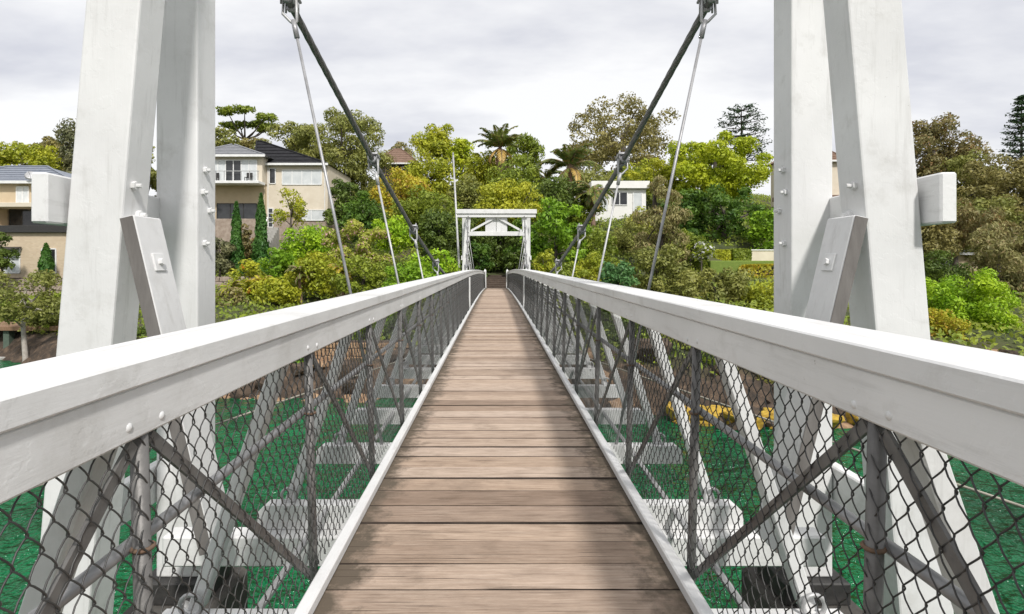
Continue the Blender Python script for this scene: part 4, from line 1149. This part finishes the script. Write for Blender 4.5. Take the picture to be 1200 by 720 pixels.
plant('shrub', 'vivid lime bush low beside the portal and left handrail', S, 510, 292, 345, 32, 33.5, 'leaf_vivid', GAR, leafpx=5.4)
plant('shrub', 'leafy lime shrub lower left of the vivid lime bush', S, 476, 306, 352, 26, 31, 'leaf_bright', GAR, leafpx=5.6)
# middle left
plant('tree', 'golden leaved tree in front of the brown-roofed house', T, 470, 200, 262, 34, 60, 'leaf_gold', SKY, extra=('leaf_drypalm', 10, 4))
plant('tree', 'broad yellow-green tree right of the brown-roofed house', T, 500, 180, 245, 32, 66, 'leaf_yellow', SKY)
plant('tree', 'rounded yellow-green tree on the skyline left of the pole', T, 514, 141, 206, 29, 86, 'leaf_yellow', SKY)
plant('tree', 'small light green tree on the skyline behind the pole', T, 541, 159, 215, 17, 82, 'leaf_lime', SKY)
plant('tree', 'faint distant olive tree behind the brown-roofed house', T, 468, 165, 210, 18, 100, 'leaf_tan', SKY)
plant('tree', 'olive tree behind the second left cable clamp', T, 500, 222, 292, 40, 52, 'leaf_mid', SKY)
plant('tree', 'dark tree at the left foot of the pole', T, 516, 245, 325, 28, 44, 'leaf_dark', SKY)
plant('tree', 'yellow-green tree left of the tall middle palm', T, 564, 176, 236, 28, 75, 'leaf_yellow', SKY)
plant('tree', 'grey-green tree between the pole and the portal', T, 548, 205, 275, 28, 56, 'leaf_olive', SKY)
palm('tall palm with brown trunk and upright crown in the middle of the skyline', 586, 134, 174, 33, 72, 225, nfr=26, erect=1.0, dry=5)
plant('tree', 'rounded green palm-like tree just right of the tall middle palm', T, 614, 155, 210, 24, 80, 'leaf_mid', SKY, droop=1.4, wr=.3, leafpx=7)
plant('tree', 'dark layered tree above the right half of the portal', T, 612, 182, 252, 40, 64, 'leaf_mid', SKY)
plant('tree', 'dark green tree below the palms right of the portal', T, 650, 205, 268, 34, 56, 'leaf_dark', SKY)
plant('tree', 'broad dark olive tree above the portal roof beam', T, 594, 212, 275, 44, 52, 'leaf_yellow', SKY)
palm('large palm with yellowing fronds right of centre', 668, 150, 196, 36, 62, 260, nfr=28, dry=9, erect=0.5)
palm('shaggy palm leaning toward the white house', 694, 204, 226, 30, 55, 270, nfr=24, dry=6)
palm('low palm between the large palm and the portal', 640, 182, 210, 24, 66, 250, nfr=20, dry=6)
# the dark planting that tunnels the path behind the portal
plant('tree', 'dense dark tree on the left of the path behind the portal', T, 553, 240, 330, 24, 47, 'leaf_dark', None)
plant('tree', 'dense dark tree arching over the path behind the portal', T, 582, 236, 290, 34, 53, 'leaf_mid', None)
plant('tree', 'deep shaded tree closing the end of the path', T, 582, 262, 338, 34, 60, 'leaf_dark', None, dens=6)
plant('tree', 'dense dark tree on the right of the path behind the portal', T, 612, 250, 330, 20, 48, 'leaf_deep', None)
plant('tree', 'glossy bright green leafy tree right of the portal', T, 652, 233, 325, 37, 42, 'leaf_bright', None, ncl=44, clr=.26, leafpx=6)
plant('shrub', 'fine yellow-green shrub at right foot of the portal', S, 640, 290, 335, 16, 37, 'leaf_yellow', RB)
# right middle
plant('fig_tree', 'huge domed brown-green fig tree on the skyline right of centre', T, 730, 116, 230, 74, 88, 'leaf_brown', SKY, ncl=95, clr=.235, dens=3.4, leafpx=4.2)
plant('tree', 'yellow-green tree in front of the big fig and above the white house', T, 768, 186, 232, 40, 66, 'leaf_yellow', SKY)
plant('tree', 'large rounded yellow-green tree left of the right tower', T, 838, 157, 245, 66, 62, 'leaf_lime', SKY, ncl=80, clr=.27, dens=9)
plant('tree', 'dark green dense tree below the rounded yellow-green tree', T, 848, 218, 298, 60, 54, 'leaf_deep', None, ncl=60, clr=.25, leafpx=5.4)
plant('tree', 'deep green tree at the left tip of the dark dense tree', T, 800, 222, 290, 26, 56, 'leaf_deep', None)
plant('tree', 'green tree beside the inner edge of the right tower', T, 905, 240, 300, 26, 50, 'leaf_bright', None)
tiered_pine('dark dome-topped tiered pine standing on the skyline left of the right tower', 869, 126, 192, 28, 90, True)
plant('bottlebrush_tree', 'wispy tan-green weeping tree behind the first right hanger rod', T, 774, 204, 330, 34, 42, 'leaf_tan', None, ncl=44, clr=.28, droop=1.6, wr=.3, leafpx=6, dens=4)
plant('shrub', 'olive shrub at foot of the white house', S, 738, 258, 322, 34, 48, 'leaf_olive', RB)
plant('shrub', 'mid-green shrub left of the white house below the cable', S, 694, 268, 330, 30, 43, 'leaf_mid', RB)
plant('shrub', 'bluish green broad-leaved shrub just above the right handrail', S, 724, 306, 345, 24, 32, 'leaf_blue', RB, leafpx=7)
plant('shrub', 'yellow-green shrub behind the second right hanger rod', S, 690, 298, 340, 26, 36, 'leaf_yellow', RB)
plant('shrub', 'low mid-green shrub near the portal above the right handrail', S, 665, 308, 336, 22, 33, 'leaf_mid', RB)
plant('shrub', 'tall olive shrub behind the right handrail at the first hanger rod', S, 770, 280, 352, 34, 34, 'leaf_olive', RB, leafpx=5.4)
plant('shrub', 'wide olive-green bush filling the bank left of the right tower', S, 838, 313, 380, 62, 32, 'leaf_olive', RB, ncl=64, clr=.27, leafpx=5.6)
plant('shrub', 'yellow-tinged bush at the inner edge of the right tower', S, 900, 326, 384, 30, 30, 'leaf_yellow', RB, leafpx=5.6)
plant('white_flowering_shrub', 'small shrub with white flowers in front of the clipped hedges', S, 822, 284, 308, 12, 41, 'leaf_mid', None, extra=('flower_white', 34, 3.2))
# right of the right tower
plant('tree', 'rusty brown-green tree beside the outer edge of the right tower', T, 1094, 138, 240, 48, 70, 'leaf_rust', SKY, ncl=54, clr=.26)
plant('tree', 'wide olive-brown tree at far right below the tiered pine', T, 1178, 176, 275, 56, 62, 'leaf_brown', SKY, ncl=54, clr=.26)
plant('tree', 'olive-green tree joining the rusty tree and the wide olive-brown tree', T, 1135, 182, 262, 34, 66, 'leaf_olive', SKY)
tiered_pine('dark pointed tiered pine at the right edge of the picture', 1197, 112, 196, 26, 88, False)
plant('tree', 'drooping tan-brown tree above the low grey roof', T, 1120, 236, 300, 46, 50, 'leaf_rust', None, droop=1.2, wr=.35, leafpx=5.5)
plant('tree', 'brown weeping tree at the far right behind the lime shrub', T, 1172, 250, 385, 40, 40, 'leaf_tan', None, ncl=60, clr=.26, droop=1.8, wr=.28, leafpx=6.5, dens=4)
plant('tree', 'dark olive weeping tree at right edge of the picture', T, 1205, 240, 400, 36, 44, 'leaf_rust', None, ncl=50, clr=.26, droop=1.8, wr=.28, leafpx=6.5)
plant('shrub', 'dark green shrub behind the lime shrub', S, 1105, 296, 360, 34, 40, 'leaf_dark', RB)
plant('shrub', 'large vivid lime shrub right of the right tower', S, 1122, 312, 412, 54, 27.5, 'leaf_vivid', None, ncl=70, clr=.25, leafpx=4.6, dens=8)
plant('shrub', 'lower arm of lime foliage sloping down to the right handrail', S, 1160, 358, 418, 32, 27, 'leaf_vivid', None, leafpx=4.6, dens=8)
plant('shrub', 'yellowish low shrub at the base of the large lime shrub', S, 1100, 360, 420, 30, 25.5, 'leaf_gold', None, leafpx=5)
plant('shrub', 'dry brown scrub at the right edge above the handrail', S, 1195, 372, 430, 28, 29, 'leaf_tan', None, dens=2)
# bank planting seen through the railings
for (cx, tp, bt, hw, d, mt, lb) in (
        (300, 392, 440, 30, 25, 'leaf_lime', 'lime bush above the water seen through the first left mesh bay'),
        (352, 402, 445, 22, 23.6, 'leaf_bright', 'bright leafy bush over the orange slabs left of the deck'),
        (250, 385, 436, 26, 27, 'leaf_mid', 'green bush on the bank beside the left tower foot'),
        (395, 366, 416, 30, 25.5, 'leaf_mid', 'green bush growing above the sandstone retaining wall'),
        (450, 352, 410, 30, 27, 'leaf_bright', 'fresh green bush under the far left railing'),
        (500, 345, 392, 24, 29, 'leaf_mid', 'dark green bush below the deck edge on the left'),
        (700, 352, 408, 30, 27, 'leaf_dark', 'dark bush below the deck edge on the right'),
        (745, 362, 424, 32, 24.5, 'leaf_dark', 'dark hanging bush above the right bank boulders'),
        (806, 378, 438, 34, 22.6, 'leaf_olive', 'olive bush overhanging the yellow stones'),
        (868, 390, 440, 34, 22, 'leaf_dark', 'dark bush above yellow stones next to the right tower'),
        (930, 385, 440, 34, 24, 'leaf_olive', 'olive bush on the bank behind the right tower legs'),
        (1040, 395, 445, 40, 25, 'leaf_dark', 'dark bush on the bank right of the right tower foot')):
    plant('shrub', lb, S, cx, tp, bt, hw, d, mt, 'bushes on the bank under the railings', leafpx=5.5)

# ------------------------------------------------------------------ ground cover
n = 150000
xs = RNG.uniform(-60, 62, n); ys = RNG.uniform(19, 100, n)
keep = np.abs(xs) < ys * 0.98 + 2
xs, ys = xs[keep], ys[keep]
zs = np.array([ground_z(x, y) for x, y in zip(xs, ys)])
keep = (zs > -2.7) & ~((np.abs(xs) < 1.3) & (ys < 60))
lawn_ = (xs > lx0 - .5) & (xs < lx1 + .5) & (ys > 41) & (ys < 51)
keep &= ~lawn_
xs, ys, zs = xs[keep], ys[keep], zs[keep]
nrm = RNG.normal(size=(len(xs), 3)) * 0.6; nrm[:, 1] -= 0.5; nrm[:, 2] += 0.6
sc = (ys / 30.0)[:, None]
P_ = np.stack([xs, ys, zs + RNG.uniform(0.02, 0.5, len(xs))], 1)
V = leaf_cloud(P_, nrm, 0.26, 0.14, up=0.8)
o = link('undergrowth', leaf_mesh('undergrowth', V, 'leaf_mid'))
tag(o, 'low leafy undergrowth covering the hillside between the trees and bushes', 'undergrowth', kind='stuff')
# earth path leading away from the bridge end, with timber steps
q = MB(); q.box(-1.2, 1.2, YEND + 0.25, 46, -0.9, -0.475, 0.03)
tag(q.build('path', 'path_earth'), 'brown earth path leaving the far end of the bridge', 'path', kind='structure')
t_ = thing('path_steps', (0, 42, -0.6), 'brown timber path steps climbing into the dark trees beyond the bridge', 'steps')
for k in range(6):
    q = MB(); q.box(-1.1, 1.1, 42 + k * 0.7, 42.75 + k * 0.7, -0.6, -0.33 + k * 0.15, 0.02); q.build('step', 'path_earth', t_)

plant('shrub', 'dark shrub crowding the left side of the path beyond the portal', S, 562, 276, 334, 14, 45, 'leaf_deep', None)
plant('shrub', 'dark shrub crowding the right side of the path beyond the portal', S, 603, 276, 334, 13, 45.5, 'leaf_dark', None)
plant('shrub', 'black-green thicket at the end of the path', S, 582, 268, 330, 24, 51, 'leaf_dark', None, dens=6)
plant('tree', 'olive tree filling the slope behind the far right lime shrub', T, 1140, 228, 335, 62, 54, 'leaf_olive', None, ncl=60, clr=.26)
plant('tree', 'tan-green tree behind the right tower at mid slope', T, 1085, 232, 330, 30, 47, 'leaf_brown', None)
plant('tree', 'green tree filling the slope behind the white house', T, 735, 196, 250, 40, 72, 'leaf_mid', SKY)
plant('tree', 'dark green tree behind the palms and the white house', T, 690, 196, 262, 40, 68, 'leaf_olive', SKY)
plant('shrub', 'green bush between gum tree and the left tower leg', S, 62, 350, 400, 30, 32, 'leaf_olive', GAR)
plant('shrub', 'yellow-green bush at the bottom of the left tower leg beside the rail', S, 10, 352, 384, 26, 36, 'leaf_mid', GAR)

kw = dict(name='tree_fern', cat='tree fern', group='strappy ferns in the left garden', tr=2.0)
palm('golden strappy fern below the taller cypress', 306, 318, 334, 19, 36, 360, nfr=22, mat='leaf_gold', dry=3, **kw)
palm('green strappy fern beside the first left hanger rod', 352, 305, 322, 20, 35, 350, nfr=22, mat='leaf_palm', dry=3, **kw)
palm('yellow-green strappy fern close to the left tower edge', 271, 322, 338, 17, 34, 365, nfr=20, mat='leaf_yellow', dry=4, **kw)
palm('strappy fern with arching leaves under the pink blossom bush', 402, 304, 320, 20, 34.5, 345, nfr=22, mat='leaf_gold', dry=4, **kw)

plant('shrub', 'wispy green shrub at the left end of the lawn terrace', S, 808, 270, 318, 24, 43, 'leaf_mid', RB)
plant('tree', 'green tree partly hiding the left wing of the white house', T, 684, 226, 290, 22, 56, 'leaf_mid', None)
plant('shrub', 'olive green shrub in front of the white house wall', S, 752, 244, 300, 22, 54, 'leaf_yellow', RB)

for (cx, tp, bt, hw, d, mt, lb) in (
        (275, 402, 448, 24, 24.6, 'leaf_dark', 'dark bush hanging over the orange slabs beside the left tower leg'),
        (330, 398, 446, 22, 24.2, 'leaf_olive', 'olive bush between the two lime bushes on the left bank'),
        (420, 378, 424, 24, 24.6, 'leaf_dark', 'dark bush draped over the top of the sandstone retaining wall'),
        (475, 362, 405, 22, 26, 'leaf_dark', 'dark bush in the shade under the left railing struts'),
        (680, 368, 420, 22, 25, 'leaf_mid', 'green bush low on the bank just right of the deck'),
        (722, 385, 446, 24, 22.8, 'leaf_dark', 'dark bush above the outermost crossbeam ends on the right'),
        (775, 398, 458, 26, 21.6, 'leaf_dark', 'dark bush behind the third right railing post'),
        (836, 402, 462, 28, 20.8, 'leaf_dark', 'dark bush drooping to the yellow stones behind the second right post'),
        (892, 405, 466, 26, 20.4, 'leaf_olive', 'olive bush just left of the right tower leg above the yellow stones'),
        (1000, 400, 455, 34, 22.5, 'leaf_olive', 'olive bush between the right tower legs low on the bank'),
        (1090, 405, 450, 34, 24.5, 'leaf_dark', 'dark bush at the water edge outside the right tower'),
        (150, 378, 424, 34, 29, 'leaf_dark', 'dark bush at the water edge between the left tower legs')):
    plant('shrub', lb, S, cx, tp, bt, hw, d, mt, 'bushes on the bank under the railings', leafpx=5.5)
